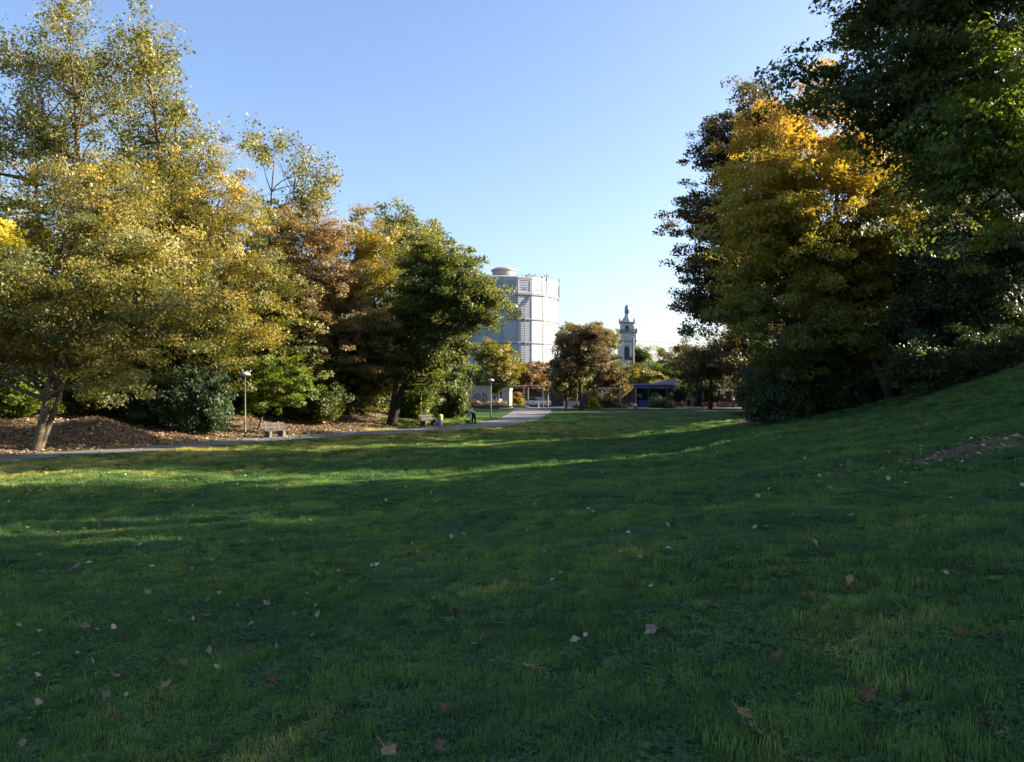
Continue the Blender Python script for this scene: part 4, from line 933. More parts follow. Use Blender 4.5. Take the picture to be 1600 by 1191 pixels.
P_ = lambda px, d=119: (px - 800) / FPX * d
pergola(P_(797), P_(903), 119, [P_(p) for p in (799, 818, 825, 848, 856, 886, 901)], 3.35, 'rustic timber pergola with trellis beside the pale pillar', [(P_(818), P_(825)), (P_(848), P_(856)), (P_(886), P_(901))])
pergola(P_(938), P_(972), 119, [P_(p) for p in (940, 969)], 2.95, 'small pale topped pergola left of the blue kiosk', [])
# dark board fence behind
xa, xb = bx_px(780, 1000, 127); fo = empty('board_fence', ((xa + xb) / 2, 127, gz((xa + xb) / 2, 127)), 'dark board fence behind the pergolas', 'fence')
nb = 44; bm_ = MB(); bm_.box((0, 0, 1.45), ((xb - xa) / nb - .02, .06, 2.9)); bmm = bm_.mesh('board', [M_TIMBER_D])
for k in range(nb): link('board', bmm, None, fo, ((k + .5) / nb * (xb - xa) - (xb - xa) / 2, .02 * (k % 2), -.05 + .04 * math.sin(k * 1.7)))
for k in range(8): m = MB(); m.box((-(xb - xa) / 2 + k * (xb - xa) / 7, .12, 1.4), (.14, .14, 3.0)); m.build('post', M_TIMBER_D, fo)
# lit low wall behind the copper maple
xa, xb = bx_px(880, 908, 123); lw = empty('garden_wall', ((xa + xb) / 2, 123, gz((xa + xb) / 2, 123)), 'low sunlit sandy wall left of the copper maple trunk', 'wall')
m = MB(); m.box((0, 0, .4), (xb - xa, .3, 1.0)); m.build('wall', M_PALE, lw); m = MB(); m.box((0, 0, .95), (xb - xa + .1, .42, .1)); m.build('coping', M_CONC, lw)
# car
def car(px, d, rz, label, name, col, van=False):
    x = P_(px, d); o = empty(name, (x, d, gz(x, d) + .035), label, 'van' if van else 'car', None, rz)
    pa = plain('car_paint_' + label[:5], col, .3, .03, 1, .3, spec=.6); gl = plain('car_glass', (.02, .025, .03), .1, .1, 1, spec=.6)
    H = 2.0 if van else 1.45; L2 = 2.15
    body = [(-L2, .3), (L2, .3), (L2 + .03, .75), (L2 - .15, .92), (1.0, 1.0), (.55, .98 + .0), (-1.6, .98), (-L2, .95), (-L2 - .05, .6)] if not van else [(-L2, .3), (L2, .3), (L2, .9), (1.6, 1.05), (1.2, H), (-L2 + .05, H), (-L2, 1.0)]
    m = MB(); m.prism(body, -.86, .86); bo = m.build('body', pa, o)
    if not van:
        n = 13; ca_ = [(1.15, .97), (.45, 1.36), (0, H), (-.8, H - .02), (-1.45, 1.25), (-1.95, .97)]
        m = MB(); P = [(a, -.78 + (.14 if b > 1 else 0), b) for a, b in ca_] + [(a, .78 - (.14 if b > 1 else 0), b) for a, b in ca_]; k = len(ca_)
        m.add(P, [tuple(range(k)), tuple(reversed(range(k, 2 * k)))] + [(i, i + k, i + 1 + k, i + 1) for i in range(k - 1)]); m.build('cabin_glass', gl, o)
        m = MB()
        for sy in (-1, 1): m.tube([(1.18, sy * .74, 1.0), (.47, sy * .66, 1.39), (0, sy * .65, H + .02), (-.8, sy * .65, H), (-1.47, sy * .66, 1.27), (-1.97, sy * .74, .99)], .05, 6)
        m.box((-.35, 0, H), (.95, 1.3, .05)); m.build('roof', pa, o)
    else:
        for sy in (-1, 1): m = MB(); m.box((.75, sy * .865, 1.5), (.8, .02, .55)); m.build('side_window', gl, o)
        m = MB(); m.box((1.5, 0, 1.5), (.04, 1.4, .7), 0); m.build('windscreen', gl, o)
    for sx in (-1.3, 1.3):
        for sy in (-.8, .8):
            m = MB(); m.lathe([(.2, -.1), (.31, -.1), (.32, 0), (.31, .1), (.2, .1)], 18); wh = m.build('wheel', M_BLACKP, o, True, (sx, sy, .32), (R(90), 0, 0))
            m = MB(); m.lathe([(.19, -.105), (.2, .105), (.05, .11), (0, .11)], 14); m.build('rim', plain('wheel_rim', (.4, .4, .42), .4, .1, 1, .6), wh)
    for sy in (-.6, .6):
        m = MB(); m.box((L2 + .0, sy, .72), (.1, .35, .16)); m.build('headlight', M_GLASS, o)
        m = MB(); m.box((-L2 - .03, sy, .78), (.08, .3, .16)); m.build('tail_light', M_RED, o)
    m = MB(); m.box((L2 + .03, 0, .5), (.04, .5, .12)); m.build('number_plate', M_PALE, o)
car(840, 123.5, R(-48), 'silver car parked behind the white pedestal table', 'parked_car', (.42, .44, .48))
car(776.5, 124, R(-60), 'white and blue van glimpsed between the graffiti wall and the pillar', 'parked_van', (.30, .42, .66), True)
# white pedestal table
x = P_(842, 117); o = empty('pedestal_table', (x, 117, gz(x, 117) + .035), 'white pedestal table in front of the silver car', 'table')
M_WHITE = plain('white_paint', (.70, .70, .70), .5, .05)
m = MB(); m.box((0, 0, .86), (1.15, .7, .08)); m.build('table_top', M_WHITE, o)
m = MB(); m.box((0, 0, .42), (.24, .24, .82)); m.build('leg', M_WHITE, o); m = MB(); m.box((0, 0, .03), (.5, .5, .05)); m.build('base', M_WHITE, o)
# ornamental shrubs round the square
GB = 'ornamental planting round the square'
shrub('fern_bush', 'orange and green feathery bush right of the pale pillar', (P_(808, 116.5), 116.5), (.95, .8, 2.0), 'straw', 90, 36, .2, 200, group=GB, hgrad=.4, voff=-.1)
shrub('box_hedge', 'low pale green hedge at the foot of the feathery bush', (P_(810, 114.6), 114.6), (1.5, .35, .55), 'pale', 70, 30, .12, 201, group=GB, cr=.22)
shrub('flowering_bush', 'grey green rounded bush right of the copper maple', (P_(949, 115.5), 115.5), (1.7, 1.0, 1.55), 'pale', 110, 36, .17, 202, group=GB, voff=-.2)
shrub('flowering_bush', 'bright yellow green sapling behind the copper maple trunk', (P_(926, 112.5), 112.5), (.8, .8, 2.4), 'yellow', 80, 36, .18, 203, group=GB, voff=-.2)
shrub('rose_bed', 'low red brown flower bed in front of the small pergola', (P_(968, 114.6), 114.6), (2.3, .7, .7), 'copper', 110, 30, .14, 204, group=GB, cr=.25, cat='flower bed')
shrub('flowering_bush', 'large grey green bush in front of the blue kiosk', (P_(1032, 116), 116), (2.1, 1.0, 2.0), 'laurel', 150, 36, .18, 205, group=GB, voff=.25)
shrub('rose_bed', 'low dark planting along the paving below the copper maple', (P_(920, 113.8), 113.8), (2.4, .6, .5), 'green', 90, 30, .14, 206, group=GB, cr=.25, cat='flower bed')
shrub('wild_bush', 'small golden bush behind the picnic tables', (P_(1160, 122), 122), (.9, .9, 2.8), 'yellow', 90, 36, .2, 207, group=GB)
shrub('wild_bush', 'dark tuft of weeds on the lawn near the thicket', (P_(1155, 79), 79), (1.2, .5, .35), 'dark', 50, 24, .12, 208, group=GB, cr=.2)
# kiosk
xk0, xk1 = bx_px(991, 1050, 122); kx = (xk0 + xk1) / 2; k_ = empty('kiosk', (kx, 122, gz(kx, 122) + .03), 'open fronted kiosk with blue fascia and flat white roof', 'kiosk'); KW = xk1 - xk0
M_ROOFW = plain('kiosk_roof', (.36, .34, .33), .7, .08, 1)
m = MB(); m.box((0, 1.9, 1.45), (KW, .12, 2.9)); m.build('back_wall', M_TEAL, k_)
for sx in (-1, 1): m = MB(); m.box((sx * (KW / 2 - .06), .6, 1.45), (.12, 2.5, 2.9)); m.build('side_wall', M_TEAL, k_)
m = MB(); m.box((0, -1.0, 3.18), (KW + .4, .12, .5)); m.build('fascia', M_BLUE, k_)
m = MB(); m.box((0, .6, 3.5), (KW + .5, 3.4, .12)); m.build('roof', M_ROOFW, k_)
m = MB(); m.prism([(-.3, 3.58), (KW / 2 + .6, 3.62), (KW / 2 + .6, 4.3), (KW / 2 - .6, 4.25)], -.4, 2.0); m.build('roof_light', M_ROOFW, k_)
m = MB(); m.box((-KW / 2 + .1, -.95, 1.5), (.18, .18, 3.0)); m.build('post', M_TIMBER, k_)
for xx in (-KW / 2 + 2.0, KW / 2 - 1.0): m = MB(); m.box((xx, -.95, 1.5), (.14, .14, 3.0)); m.build('post', M_BLUE, k_)
m = MB(); m.box((-.9, -.3, .55), (KW * .5, .4, 1.1)); m.build('counter', M_BLUE, k_)
# picnic tables
def picnic(px, d, rz, label):
    x = P_(px, d); o = empty('picnic_table', (x, d, gz(x, d) + .03), label, 'table', 'picnic tables in the shade', rz)
    pk = MB(); pk.box((0, 0, 0), (2.2, .13, .035)); pmx = pk.mesh('plank', [M_PIC])
    for yy in (-.28, -.14, 0, .14, .28): link('plank', pmx, None, o, (0, yy, .76))
    for yy in (-.78, -.64, .64, .78): link('plank', pmx, None, o, (0, yy, .46))
    for sx in (-.8, .8):
        for sy in (-1, 1): m = MB(); m.tube([(sx, sy * .62, 0), (sx, sy * .22, .74)], .045, 6); m.build('leg', M_PIC, o)
        m = MB(); m.box((sx, 0, .42), (.06, 1.7, .08)); m.build('cross_bar', M_PIC, o)
M_PIC = plain('picnic_wood', (.30, .17, .13), .7, .2, 6)
picnic(1061, 115, R(4), 'picnic table nearest the kiosk, where the person in pink sits')
picnic(1108, 117, R(-5), 'picnic table behind the red jacket, second from the kiosk')
picnic(1133, 118, R(3), 'picnic table in front of the white notice boards')
picnic(1158, 117, R(-4), 'picnic table farthest from the kiosk, below the golden bush')
# parasols and boards
def parasol(px, d, H, mat, label):
    x = P_(px, d); o = empty('folded_parasol', (x, d, gz(x, d) + .03), label, 'parasol', 'folded parasols by the tables')
    m = MB(); m.lathe([(.3, 0), (.32, .08), (.06, .12), (0, .12)], 16); m.build('base', M_CONC, o)
    m = MB(); m.tube([(0, 0, .1), (0, 0, H)], .03, 8); m.build('pole', M_WOOD, o)
    m = MB(); m.lathe([(.10, H * .42), (.22, H * .46), (.19, H * .65), (.13, H * .85), (.05, H - .03), (.0, H)], 12); m.build('canopy', mat, o)
parasol(1098, 119.5, 2.4, M_BLUE, 'folded blue parasol behind the second picnic table')
parasol(1145.5, 119.5, 2.5, plain('cream_cloth', (.70, .62, .52), .9, .06), 'folded cream parasol catching the sun by the tables')
for px, zz, wd, hh, mt, lab in ((1129, 2.25, .75, .5, M_WHITE, 'white notice board on a post behind the picnic tables'), (1132, 1.6, .35, .3, M_WHITE, 'small white sign below the white notice board'), (1173, 2.2, .55, .75, M_RED, 'red sign on a post right of the golden bush')):
    d = 121 if px != 1132 else 120.5; x = P_(px, d); o = empty('sign', (x, d, gz(x, d)), lab, 'sign', 'signs by the tables')
    m = MB(); m.tube([(0, 0, -.1), (0, 0, zz)], .035, 8); m.build('post', M_BLACKP, o); m = MB(); m.box((0, -.06, zz), (wd, .05, hh)); m.build('board', mt, o)
xa, xb = bx_px(1100, 1200, 128); o = empty('brick_wall', ((xa + xb) / 2, 128, gz((xa + xb) / 2, 128)), 'red brown wall behind the picnic tables', 'wall')
m = MB(); m.box((0, 0, 1.1), (xb - xa, .3, 2.5)); m.build('wall', plain('brick_red', (.26, .12, .09), .9, .25, 2), o); m = MB(); m.box((0, 0, 2.4), (xb - xa, .4, .12)); m.build('coping', M_CONC, o)
# young tree with stakes
x = P_(1079, 86); o = empty('staked_sapling', (x, 86, gz(x, 86)), 'young staked tree inside a wooden frame on the far lawn', 'sapling')
m = MB(); m.tube([(0, 0, -.1), (.02, 0, 1.2), (-.03, 0, 2.4)], [.04, .03, .015], 8); m.build('trunk', BARK_PALE, o)
for a in (0, 120, 240):
    m = MB(); m.tube([(.5 * math.cos(R(a + 30)), .5 * math.sin(R(a + 30)), -.1), (.45 * math.cos(R(a + 30)), .45 * math.sin(R(a + 30)), 1.85)], .04, 8); m.build('stake', M_TIMBER, o)
for z in (.75, 1.75):
    P3 = [(.47 * math.cos(R(a + 30)), .47 * math.sin(R(a + 30)), z) for a in (0, 120, 240, 360)]
    for i in range(3): m = MB(); m.tube(P3[i:i + 2], .03, 6); m.build('cross_bar', M_TIMBER, o)
C_ = np.random.default_rng(9).normal(0, .3, (30, 3)) + np.array([0, 0, 2.2]); V, Q, v = sub_leaves(C_, 8, .12, np.random.default_rng(8), .5, np.zeros(3), .2, .8, .5, .3, 0, 0, 1, .1)
lme = np_mesh('crown', V, Q, {'v': ('FACE', v)}); lme.materials.append(LM['green']); link('crown', lme, None, o)
# white globe bollard
x = P_(993, 111.6); o = empty('globe_bollard', (x, 111.6, gz(x, 111.6)), 'white ball on a dark foot at the lawn edge', 'bollard')
m = MB(); m.lathe([(.05, .30), (.2, .36), (.27, .52), (.24, .68), (.12, .78), (0, .8)], 18); m.build('ball', M_WHITE, o, True); m = MB(); m.lathe([(.2, -.1), (.2, .1), (.1, .15), (.08, .33), (0, .33)], 14); m.build('foot', M_BLACKP, o)
# tall mast with lamp arm, and wires
x = P_(989.5, 150); o = empty('lamp_mast', (x, 150, 0), 'tall pale mast with a street light arm in front of the church', 'mast')
m = MB(); m.tube([(0, 0, -.2), (0, 0, 12.6)], [.26, .16], 12); m.build('pole', plain('mast_concrete', (.17, .165, .16), .9, .15), o, True)
m = MB(); m.tube([(0, 0, 10.9), (-1.0, 0, 11.1), (-2.0, 0, 11.05)], .05, 8); m.build('arm', M_POST, o); m = MB(); m.box((-2.2, 0, 11.0), (.75, .3, .16)); m.build('lamp_head', M_WHITE, o)
for z, lab in ((12.0, 'upper overhead wire crossing the sky right of the church'), (10.6, 'lower overhead wire crossing the sky right of the church')):
    m = MB(); m.tube([(x + t * 40, 150 + t * 12, z - .8 * math.sin(t * math.pi)) for t in np.linspace(0, 1, 14)], .018, 4)
    tag(m.build('overhead_wire', M_BLACKP), lab, 'wire', 'overhead wires')

# ------------------------------------------------------------------ fallen leaves and litter
def leaf_mesh(seed):
    rs = np.random.default_rng(seed); tips = [(-2.3, .55), (-1.15, .8), (0, 1.0), (1.15, .8), (2.3, .55)]; P = []
    for i, (a, r) in enumerate(tips):
        P.append((a - .30, r * .74)); P.append((a - .1, r * .86)); P.append((a, r)); P.append((a + .12, r * .84)); P.append((a + .30, r * .72))
        if i < 4: P.append(((a + tips[i + 1][0]) / 2, .52))
    ring = [(r * math.sin(a) * .065, r * math.cos(a) * .075) for a, r in P] + [(0.004, -.03), (.002, -.09), (-.002, -.09), (-.004, -.03)]
    cu = rs.uniform(4, 10); tw = rs.uniform(-6, 6); V = [(0, 0, 0)] + [(a, b, cu * (a * a * 1.2 + b * b * .6) + tw * a * b + rs.normal(0, .005)) for a, b in ring]
    n = len(ring); F = [(0, i + 1, (i + 1) % n + 1) for i in range(n)]
    return V, F
LEAFV = [leaf_mesh(s) for s in range(4)]
LCOL = [('tan', plain('leaf_tan', (.29, .175, .095), .8, .25, 30)), ('russet', plain('leaf_russet', (.14, .062, .034), .8, .25, 30)), ('pale', plain('leaf_pale', (.22, .18, .115), .8, .25, 30)), ('brown', plain('leaf_brown', (.14, .08, .042), .8, .25, 30))]
LMESH = {}
for ci, (cn, cm) in enumerate(LCOL):
    for s, (V, F) in enumerate(LEAFV):
        me = bpy.data.meshes.new('fallen_leaf'); me.from_pydata(V, [], F); me.materials.append(cm); LMESH[ci, s] = me
def hit(px, row):
    dx, dz = (px - 800) / FPX, (HROW - row) / FPX
    t = np.linspace(2, 60, 6000); below = EYE + dz * t < ground_z(dx * t, t); k = int(np.argmax(below)); return dx * t[k], t[k]
SPOTS = [(62, 1076, 0), (262, 1077, 0), (165, 1094, 2), (175, 1132, 1), (181, 1065, 0), (327, 968, 0), (344, 995, 3), (436, 1033, 0), (393, 919, 1), (418, 951, 2), (560, 953, 0), (645, 985, 0),
    (713, 962, 3), (748, 1013, 0), (781, 1046, 2), (832, 1054, 0), (1160, 1128, 0), (1182, 1157, 2), (606, 1185, 0), (685, 1181, 3), (1034, 912, 0), (1080, 916, 2), (424, 1067, 1), (375, 1032, 1), (512, 881, 3), (496, 904, 2),
    (868, 873, 1), (911, 941, 3), (1020, 993, 2), (1262, 941, 0), (1210, 1041, 1), (1137, 884, 0), (1002, 878, 2), (440, 855, 0), (745, 880, 2), (785, 852, 3), (1330, 925, 1), (1355, 1097, 1), (273, 897, 0), (122, 888, 2),
    (75, 900, 1), (255, 1040, 3), (1264, 790, 2), (130, 985, 2), (60, 1030, 2), (1540, 1150, 3), (1500, 1000, 1), (980, 870, 2), (560, 1000, 1), (700, 1120, 3), (90, 850, 0), (200, 860, 3), (330, 880, 2), (620, 905, 1), (930, 1015, 1), (1110, 960, 3)]
rs = np.random.default_rng(5)
SPECIAL = {0: 'upright tan maple leaf at the lower left', 1: 'large curled tan maple leaf, biggest on the lower left lawn', 2: 'pale grey leaf just below the big curled tan leaf', 3: 'dark russet leaf standing in the grass at the lower left', 16: 'tan leaf alone on the lower right lawn', 10: 'tan leaf on the lawn left of the picture centre', 8: 'russet leaf pair lying on the left lawn'}
for i, (px, row, ci) in enumerate(SPOTS):
    x, y = hit(px, row); cn = LCOL[ci][0]
    o = link('fallen_leaf', LMESH[ci, i % 4], None, None, (x, y, gz(x, y) + .05), (rs.uniform(-.6, .6), rs.uniform(-.6, .6), rs.uniform(0, 6.28)), (1, 1, 1))
    s = rs.uniform(.75, 1.25) * (1.5 if i in (0, 1) else 1); o.scale = (s, s, s)
    tag(o, SPECIAL.get(i, cn + ' fallen leaf lying on the shaded lawn'), 'leaf', cn + ' fallen leaves on the lawn')
x, y = hit(1568, 703); o = tag(link('crumpled_paper', LMESH[2, 0].copy(), None, None, (x, y, gz(x, y) + .06), (.5, .3, 1), (1.1, 1.1, 1.8)), 'scrap of white paper on the bare patch at the right', 'paper')
o.data.materials.clear(); o.data.materials.append(M_WHITE)
# countless small leaves
def scatter(name, label, X, Y, L, seed, leaf, dz=.04, tilt=.35, vo=0.0):
    rs = np.random.default_rng(seed); n = len(X); Z = ground_z(X, Y) + dz * rs.uniform(.3, 1.2, n)
    pos = np.column_stack([X, Y, Z]); nr = rs.normal(0, tilt, (n, 3)); nr[:, 2] += 1; nr /= np.linalg.norm(nr, axis=1)[:, None]
    t = rs.normal(0, 1, (n, 3)); t -= nr * (t * nr).sum(1)[:, None]; t /= np.linalg.norm(t, axis=1)[:, None]; b = np.cross(nr, t); s = (L * rs.uniform(.6, 1.4, n))[:, None]
    V = np.stack([pos - t * s * .5, pos + b * s * .36 + nr * s * .18, pos + t * s * .5, pos - b * s * .36 + nr * s * .18], 1).reshape(-1, 3)
    me = np_mesh(name, V, np.arange(4 * n).reshape(n, 4), {'v': ('FACE', np.clip(rs.random(n) + vo, 0, 1))}); me.materials.append(LM[leaf])
    return tag(link(name, me), label, kind='stuff')
rs = np.random.default_rng(77)
n = 60000; X = rs.uniform(-34, -6, n); Y = rs.uniform(24, 72, n); pd, hw = path_dist(X, Y); b_ = pd - hw
k = (b_ > -4.5) & (b_ < 14) & (rs.random(n) < np.where(b_ < 0, .035, .75 * (1 - .9 * smooth(-12, -8, X)) + .04)); 
scatter('leaf_litter', 'dry brown leaf litter covering the left bank', X[k], Y[k], .16, 1, 'litter', .05)
rr = np.sqrt(rs.uniform(6 ** 2, 62 ** 2, 9000)); an = rs.uniform(-R(40), R(40), 9000); X = rr * np.sin(an); Y = rr * np.cos(an); pd, hw = path_dist(X, Y)
k = (pd < -hw) & (rs.random(9000) < .25 + .5 * smooth(4, -14, X))
scatter('scattered_leaves', 'small dry leaves strewn over the lawn', X[k], Y[k], .085, 2, 'litter', .07, .5)
X = rs.normal(8.7, 1.5, 500); Y = rs.normal(14.2, .9, 500); scatter('patch_leaves', 'dry leaves on the bare patch of the right slope', X, Y, .075, 3, 'litter', .03)

# ------------------------------------------------------------------ grass
def grass_mat():
    m, nt, n, l, out = nodes('grass_blades')
    at_ = n.new('ShaderNodeAttribute'); at_.attribute_name = 'v'; geo = n.new('ShaderNodeNewGeometry'); oi = n.new('ShaderNodeObjectInfo')
    ns = n.new('ShaderNodeTexNoise'); ns.inputs['Scale'].default_value = .55; ns.inputs['Detail'].default_value = 5; ns.inputs['Roughness'].default_value = .6; l.new(geo.outputs['Position'], ns.inputs['Vector'])
    a = n.new('ShaderNodeMath'); a.operation = 'MULTIPLY_ADD'; a.inputs[1].default_value = .42; l.new(at_.outputs['Fac'], a.inputs[0])
    b = n.new('ShaderNodeMath'); b.operation = 'MULTIPLY_ADD'; b.inputs[1].default_value = 1.9; b.inputs[2].default_value = -.79; l.new(ns.outputs['Fac'], b.inputs[0]); l.new(b.outputs[0], a.inputs[2])
    c = n.new('ShaderNodeMath'); c.operation = 'MULTIPLY_ADD'; c.inputs[1].default_value = .12; l.new(oi.outputs['Random'], c.inputs[0]); l.new(a.outputs[0], c.inputs[2])
    da = n.new('ShaderNodeAttribute'); da.attribute_type = 'INSTANCER'; da.attribute_name = 'dry'  # yellow tint, puts some of the lawn streak's sunlight into the blade colour
    sun_tint = n.new('ShaderNodeMath'); sun_tint.operation = 'MULTIPLY_ADD'; sun_tint.inputs[1].default_value = .6
    r = ramp(n, [(0, (.044, .114, .060)), (.35, (.066, .150, .056)), (.6, (.096, .182, .052)), (.85, (.17, .22, .066)), (1, (.38, .34, .14))]); l.new(c.outputs[0], sun_tint.inputs[2]); l.new(da.outputs['Fac'], sun_tint.inputs[0]); l.new(sun_tint.outputs[0], r.inputs['Fac'])
    rv = ramp(n, [(0, (.68, .68, .68)), (.5, (1, 1, 1)), (1, (1.32, 1.3, 1.28))]); l.new(oi.outputs['Random'], rv.inputs['Fac'])
    mr_ = n.new('ShaderNodeMix'); mr_.data_type = 'RGBA'; mr_.blend_type = 'MULTIPLY'; mr_.inputs['Factor'].default_value = 1; l.new(r.outputs[0], mr_.inputs['A']); l.new(rv.outputs[0], mr_.inputs['B'])
    p = n.new('ShaderNodeBsdfPrincipled'); p.inputs['Roughness'].default_value = .5; p.inputs['Specular IOR Level'].default_value = .35; l.new(mr_.outputs['Result'], p.inputs['Base Color'])
    t = n.new('ShaderNodeBsdfTranslucent'); g = n.new('ShaderNodeMix'); g.data_type = 'RGBA'; g.blend_type = 'MULTIPLY'; g.inputs['Factor'].default_value = 1; g.inputs['B'].default_value = (2.1, 1.9, .8, 1)
    l.new(mr_.outputs['Result'], g.inputs['A']); l.new(g.outputs['Result'], t.inputs['Color'])
    mx = n.new('ShaderNodeMixShader'); mx.inputs[0].default_value = .48; l.new(p.outputs[0], mx.inputs[1]); l.new(t.outputs[0], mx.inputs[2]); l.new(mx.outputs[0], out.inputs['Surface'])
    return m
GM_ = grass_mat()
tufts = bpy.data.collections.new('grass_tufts')
def tuft(seed, nb, rad, h, w, clover=False):
    rs = np.random.default_rng(seed); V = []; F = []; vv = []
    for i in range(nb):
        a = rs.uniform(0, 6.28); r = rad * math.sqrt(rs.random()); bx_, by_ = r * math.cos(a), r * math.sin(a)
        hh = h * rs.uniform(.45, 1.25); d = rs.uniform(0, 6.28); le = hh * rs.uniform(.15, .95); ww = w * rs.uniform(.7, 1.3); nx_, ny_ = -math.sin(d), math.cos(d)
        o_ = len(V); dx, dy = math.cos(d), math.sin(d); v_ = rs.random()
        if clover and rs.random() < .3:
            for q in range(3):
                e = d + q * 2.1; c = (bx_ + math.cos(e) * .011, by_ + math.sin(e) * .011, hh * .6); o_ = len(V)
                V += [(bx_, by_, hh * .6), (c[0] - math.sin(e) * .009, c[1] + math.cos(e) * .009, c[2] + .004), (c[0] + math.cos(e) * .012, c[1] + math.sin(e) * .012, c[2]), (c[0] + math.sin(e) * .009, c[1] - math.cos(e) * .009, c[2] + .004)]
                F.append((o_, o_ + 1, o_ + 2, o_ + 3)); vv.append(v_ * .4)
            continue
        V += [(bx_ - nx_ * ww, by_ - ny_ * ww, -.03), (bx_ + nx_ * ww, by_ + ny_ * ww, -.03), (bx_ + dx * le * .35 + nx_ * ww * .8, by_ + dy * le * .35 + ny_ * ww * .8, hh * .62), (bx_ + dx * le * .35 - nx_ * ww * .8, by_ + dy * le * .35 - ny_ * ww * .8, hh * .62), (bx_ + dx * le, by_ + dy * le, hh * rs.uniform(.75, 1.0))]
        F += [(o_, o_ + 1, o_ + 2, o_ + 3), (o_ + 3, o_ + 2, o_ + 4)]; vv += [v_, v_]
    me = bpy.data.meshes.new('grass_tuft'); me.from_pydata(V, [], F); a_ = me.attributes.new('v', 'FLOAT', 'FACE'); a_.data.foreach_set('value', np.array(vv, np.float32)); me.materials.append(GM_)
    ob = bpy.data.objects.new('grass_tuft', me); tufts.objects.link(ob)
for s in range(4): tuft(s, 95, .14, .046, .0023)
for s in range(2): tuft(10 + s, 95, .16, .036, .0022, True)
tuft(20, 60, .11, .072, .0025)
def rosette(seed):
    rs = np.random.default_rng(seed); V = []; F = []; vv = []
    for i in range(11):
        a = i * 2.4 + rs.uniform(-.3, .3); L = rs.uniform(.045, .085); w = L * .2; h = rs.uniform(.012, .035); o_ = len(V); c, s_ = math.cos(a), math.sin(a)
        V += [(0, 0, .004), (c * L * .5 - s_ * w, s_ * L * .5 + c * w, h), (c * L, s_ * L, h * .5), (c * L * .5 + s_ * w, s_ * L * .5 - c * w, h)]; F.append((o_, o_ + 1, o_ + 2, o_ + 3)); vv.append(rs.uniform(.2, .7))
    me = bpy.data.meshes.new('grass_weed'); me.from_pydata(V, [], F); a_ = me.attributes.new('v', 'FLOAT', 'FACE'); a_.data.foreach_set('value', np.array(vv, np.float32)); me.materials.append(GM_)
    tufts.objects.link(bpy.data.objects.new('grass_weed', me))
rosette(31); rosette(32)
rs = np.random.default_rng(123); XS = []; YS = []; SS = []
for r0, r1, dens, s0, s1 in ((1.6, 7, 80, .8, 1.2), (7, 14, 50, .95, 1.3), (14, 26, 26, 1.15, 1.6), (26, 45, 15, 1.4, 1.9), (45, 80, 3.2, 2.0, 2.8)):
    A = R(43); area = A * (r1 * r1 - r0 * r0); n = int(area * dens); r_ = np.sqrt(rs.uniform(r0 * r0, r1 * r1, n)); a_ = rs.uniform(-A, A, n)
    XS.append(r_ * np.sin(a_)); YS.append(r_ * np.cos(a_)); SS.append(rs.uniform(s0, s1, n))
X = np.concatenate(XS); Y = np.concatenate(YS); S = np.concatenate(SS)
pd, hw = path_dist(X, Y); b_ = pd - hw
nzz = np.sin(X * 1.1 + Y * .4) * .5 + np.sin(Y * .9 - X * .35) * .5
lit = smooth(.1, 1.2, b_ + .35 * nzz) * (1 - smooth(-11.5, -8, X + .6 * nzz)); br = smooth(-.3, 1.3, Y - tree_line(X) + .5 * nzz) * smooth(9.5, 11.5, X + .4 * nzz - .3 * np.maximum(0, Y - 38))
pt = np.exp(-(((X - 8.7) / 2.0) ** 2 + ((Y - 14.2) / 1.1) ** 2)) * (.75 + .35 * nzz) * 1.1
k = ((np.abs(pd) - hw) > .08) & (rs.random(len(X)) > np.clip(np.maximum(np.maximum(lit, br), pt), 0, .97)); X, Y, S = X[k], Y[k], S[k]
hs = S * (.6 + .6 * np.clip(.5 + .5 * np.sin(X * 1.9 + np.sin(Y * 1.3) * 2), 0, 1)) * rs.uniform(.55, 1.5, len(X))
gp = bpy.data.meshes.new('lawn_grass'); gp.vertices.add(len(X)); gp.vertices.foreach_set('co', np.column_stack([X, Y, ground_z(X, Y)]).astype(np.float32).ravel())
a_ = gp.attributes.new('sc', 'FLOAT_VECTOR', 'POINT'); a_.data.foreach_set('vector', np.column_stack([S, S, hs]).astype(np.float32).ravel())
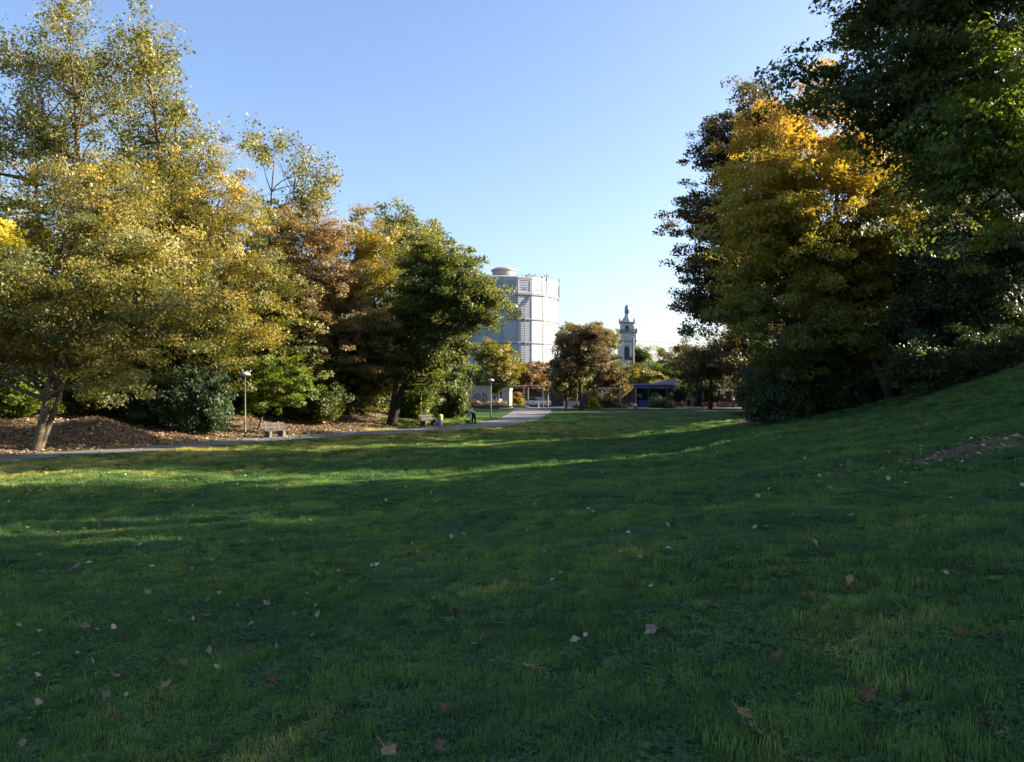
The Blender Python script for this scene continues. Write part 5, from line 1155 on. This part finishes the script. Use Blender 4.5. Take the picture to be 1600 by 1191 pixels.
a_ = gp.attributes.new('rz', 'FLOAT_VECTOR', 'POINT'); a_.data.foreach_set('vector', np.column_stack([rs.normal(0, .08, len(X)), rs.normal(0, .08, len(X)), rs.uniform(0, 6.28, len(X))]).astype(np.float32).ravel())
dry = (1 - smooth(3, 20, -b_[k])) * (.75 + .25 * np.sin(X * .7 + 1.7 * np.sin(Y * .5))) * (1 - smooth(60, 75, Y))  # partly straw grass by the path, partly sunlight painted into the streak
a_ = gp.attributes.new('dry', 'FLOAT', 'POINT'); a_.data.foreach_set('value', dry.astype(np.float32))  # dry holds straw grass by the path plus the painted sunlight of the streak
a_ = gp.attributes.new('ix', 'INT', 'POINT'); a_.data.foreach_set('value', rs.choice(9, len(X), p=[.15, .15, .15, .15, .10, .10, .08, .06, .06]).astype(np.int32))
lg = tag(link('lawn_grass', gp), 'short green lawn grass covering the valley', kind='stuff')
ng = bpy.data.node_groups.new('grass', 'GeometryNodeTree'); ng.interface.new_socket('Geometry', in_out='INPUT', socket_type='NodeSocketGeometry'); ng.interface.new_socket('Geometry', in_out='OUTPUT', socket_type='NodeSocketGeometry')
gi = ng.nodes.new('NodeGroupInput'); go = ng.nodes.new('NodeGroupOutput'); ci = ng.nodes.new('GeometryNodeCollectionInfo'); ci.inputs['Collection'].default_value = tufts; ci.inputs['Separate Children'].default_value = True; ci.inputs['Reset Children'].default_value = True
ip = ng.nodes.new('GeometryNodeInstanceOnPoints'); ip.inputs['Pick Instance'].default_value = True
def named(nm, ty):
    q = ng.nodes.new('GeometryNodeInputNamedAttribute'); q.data_type = ty; q.inputs['Name'].default_value = nm; return [s for s in q.outputs if s.enabled and s.name == 'Attribute'][0]
e2r = ng.nodes.new('FunctionNodeEulerToRotation'); ng.links.new(named('rz', 'FLOAT_VECTOR'), e2r.inputs[0])
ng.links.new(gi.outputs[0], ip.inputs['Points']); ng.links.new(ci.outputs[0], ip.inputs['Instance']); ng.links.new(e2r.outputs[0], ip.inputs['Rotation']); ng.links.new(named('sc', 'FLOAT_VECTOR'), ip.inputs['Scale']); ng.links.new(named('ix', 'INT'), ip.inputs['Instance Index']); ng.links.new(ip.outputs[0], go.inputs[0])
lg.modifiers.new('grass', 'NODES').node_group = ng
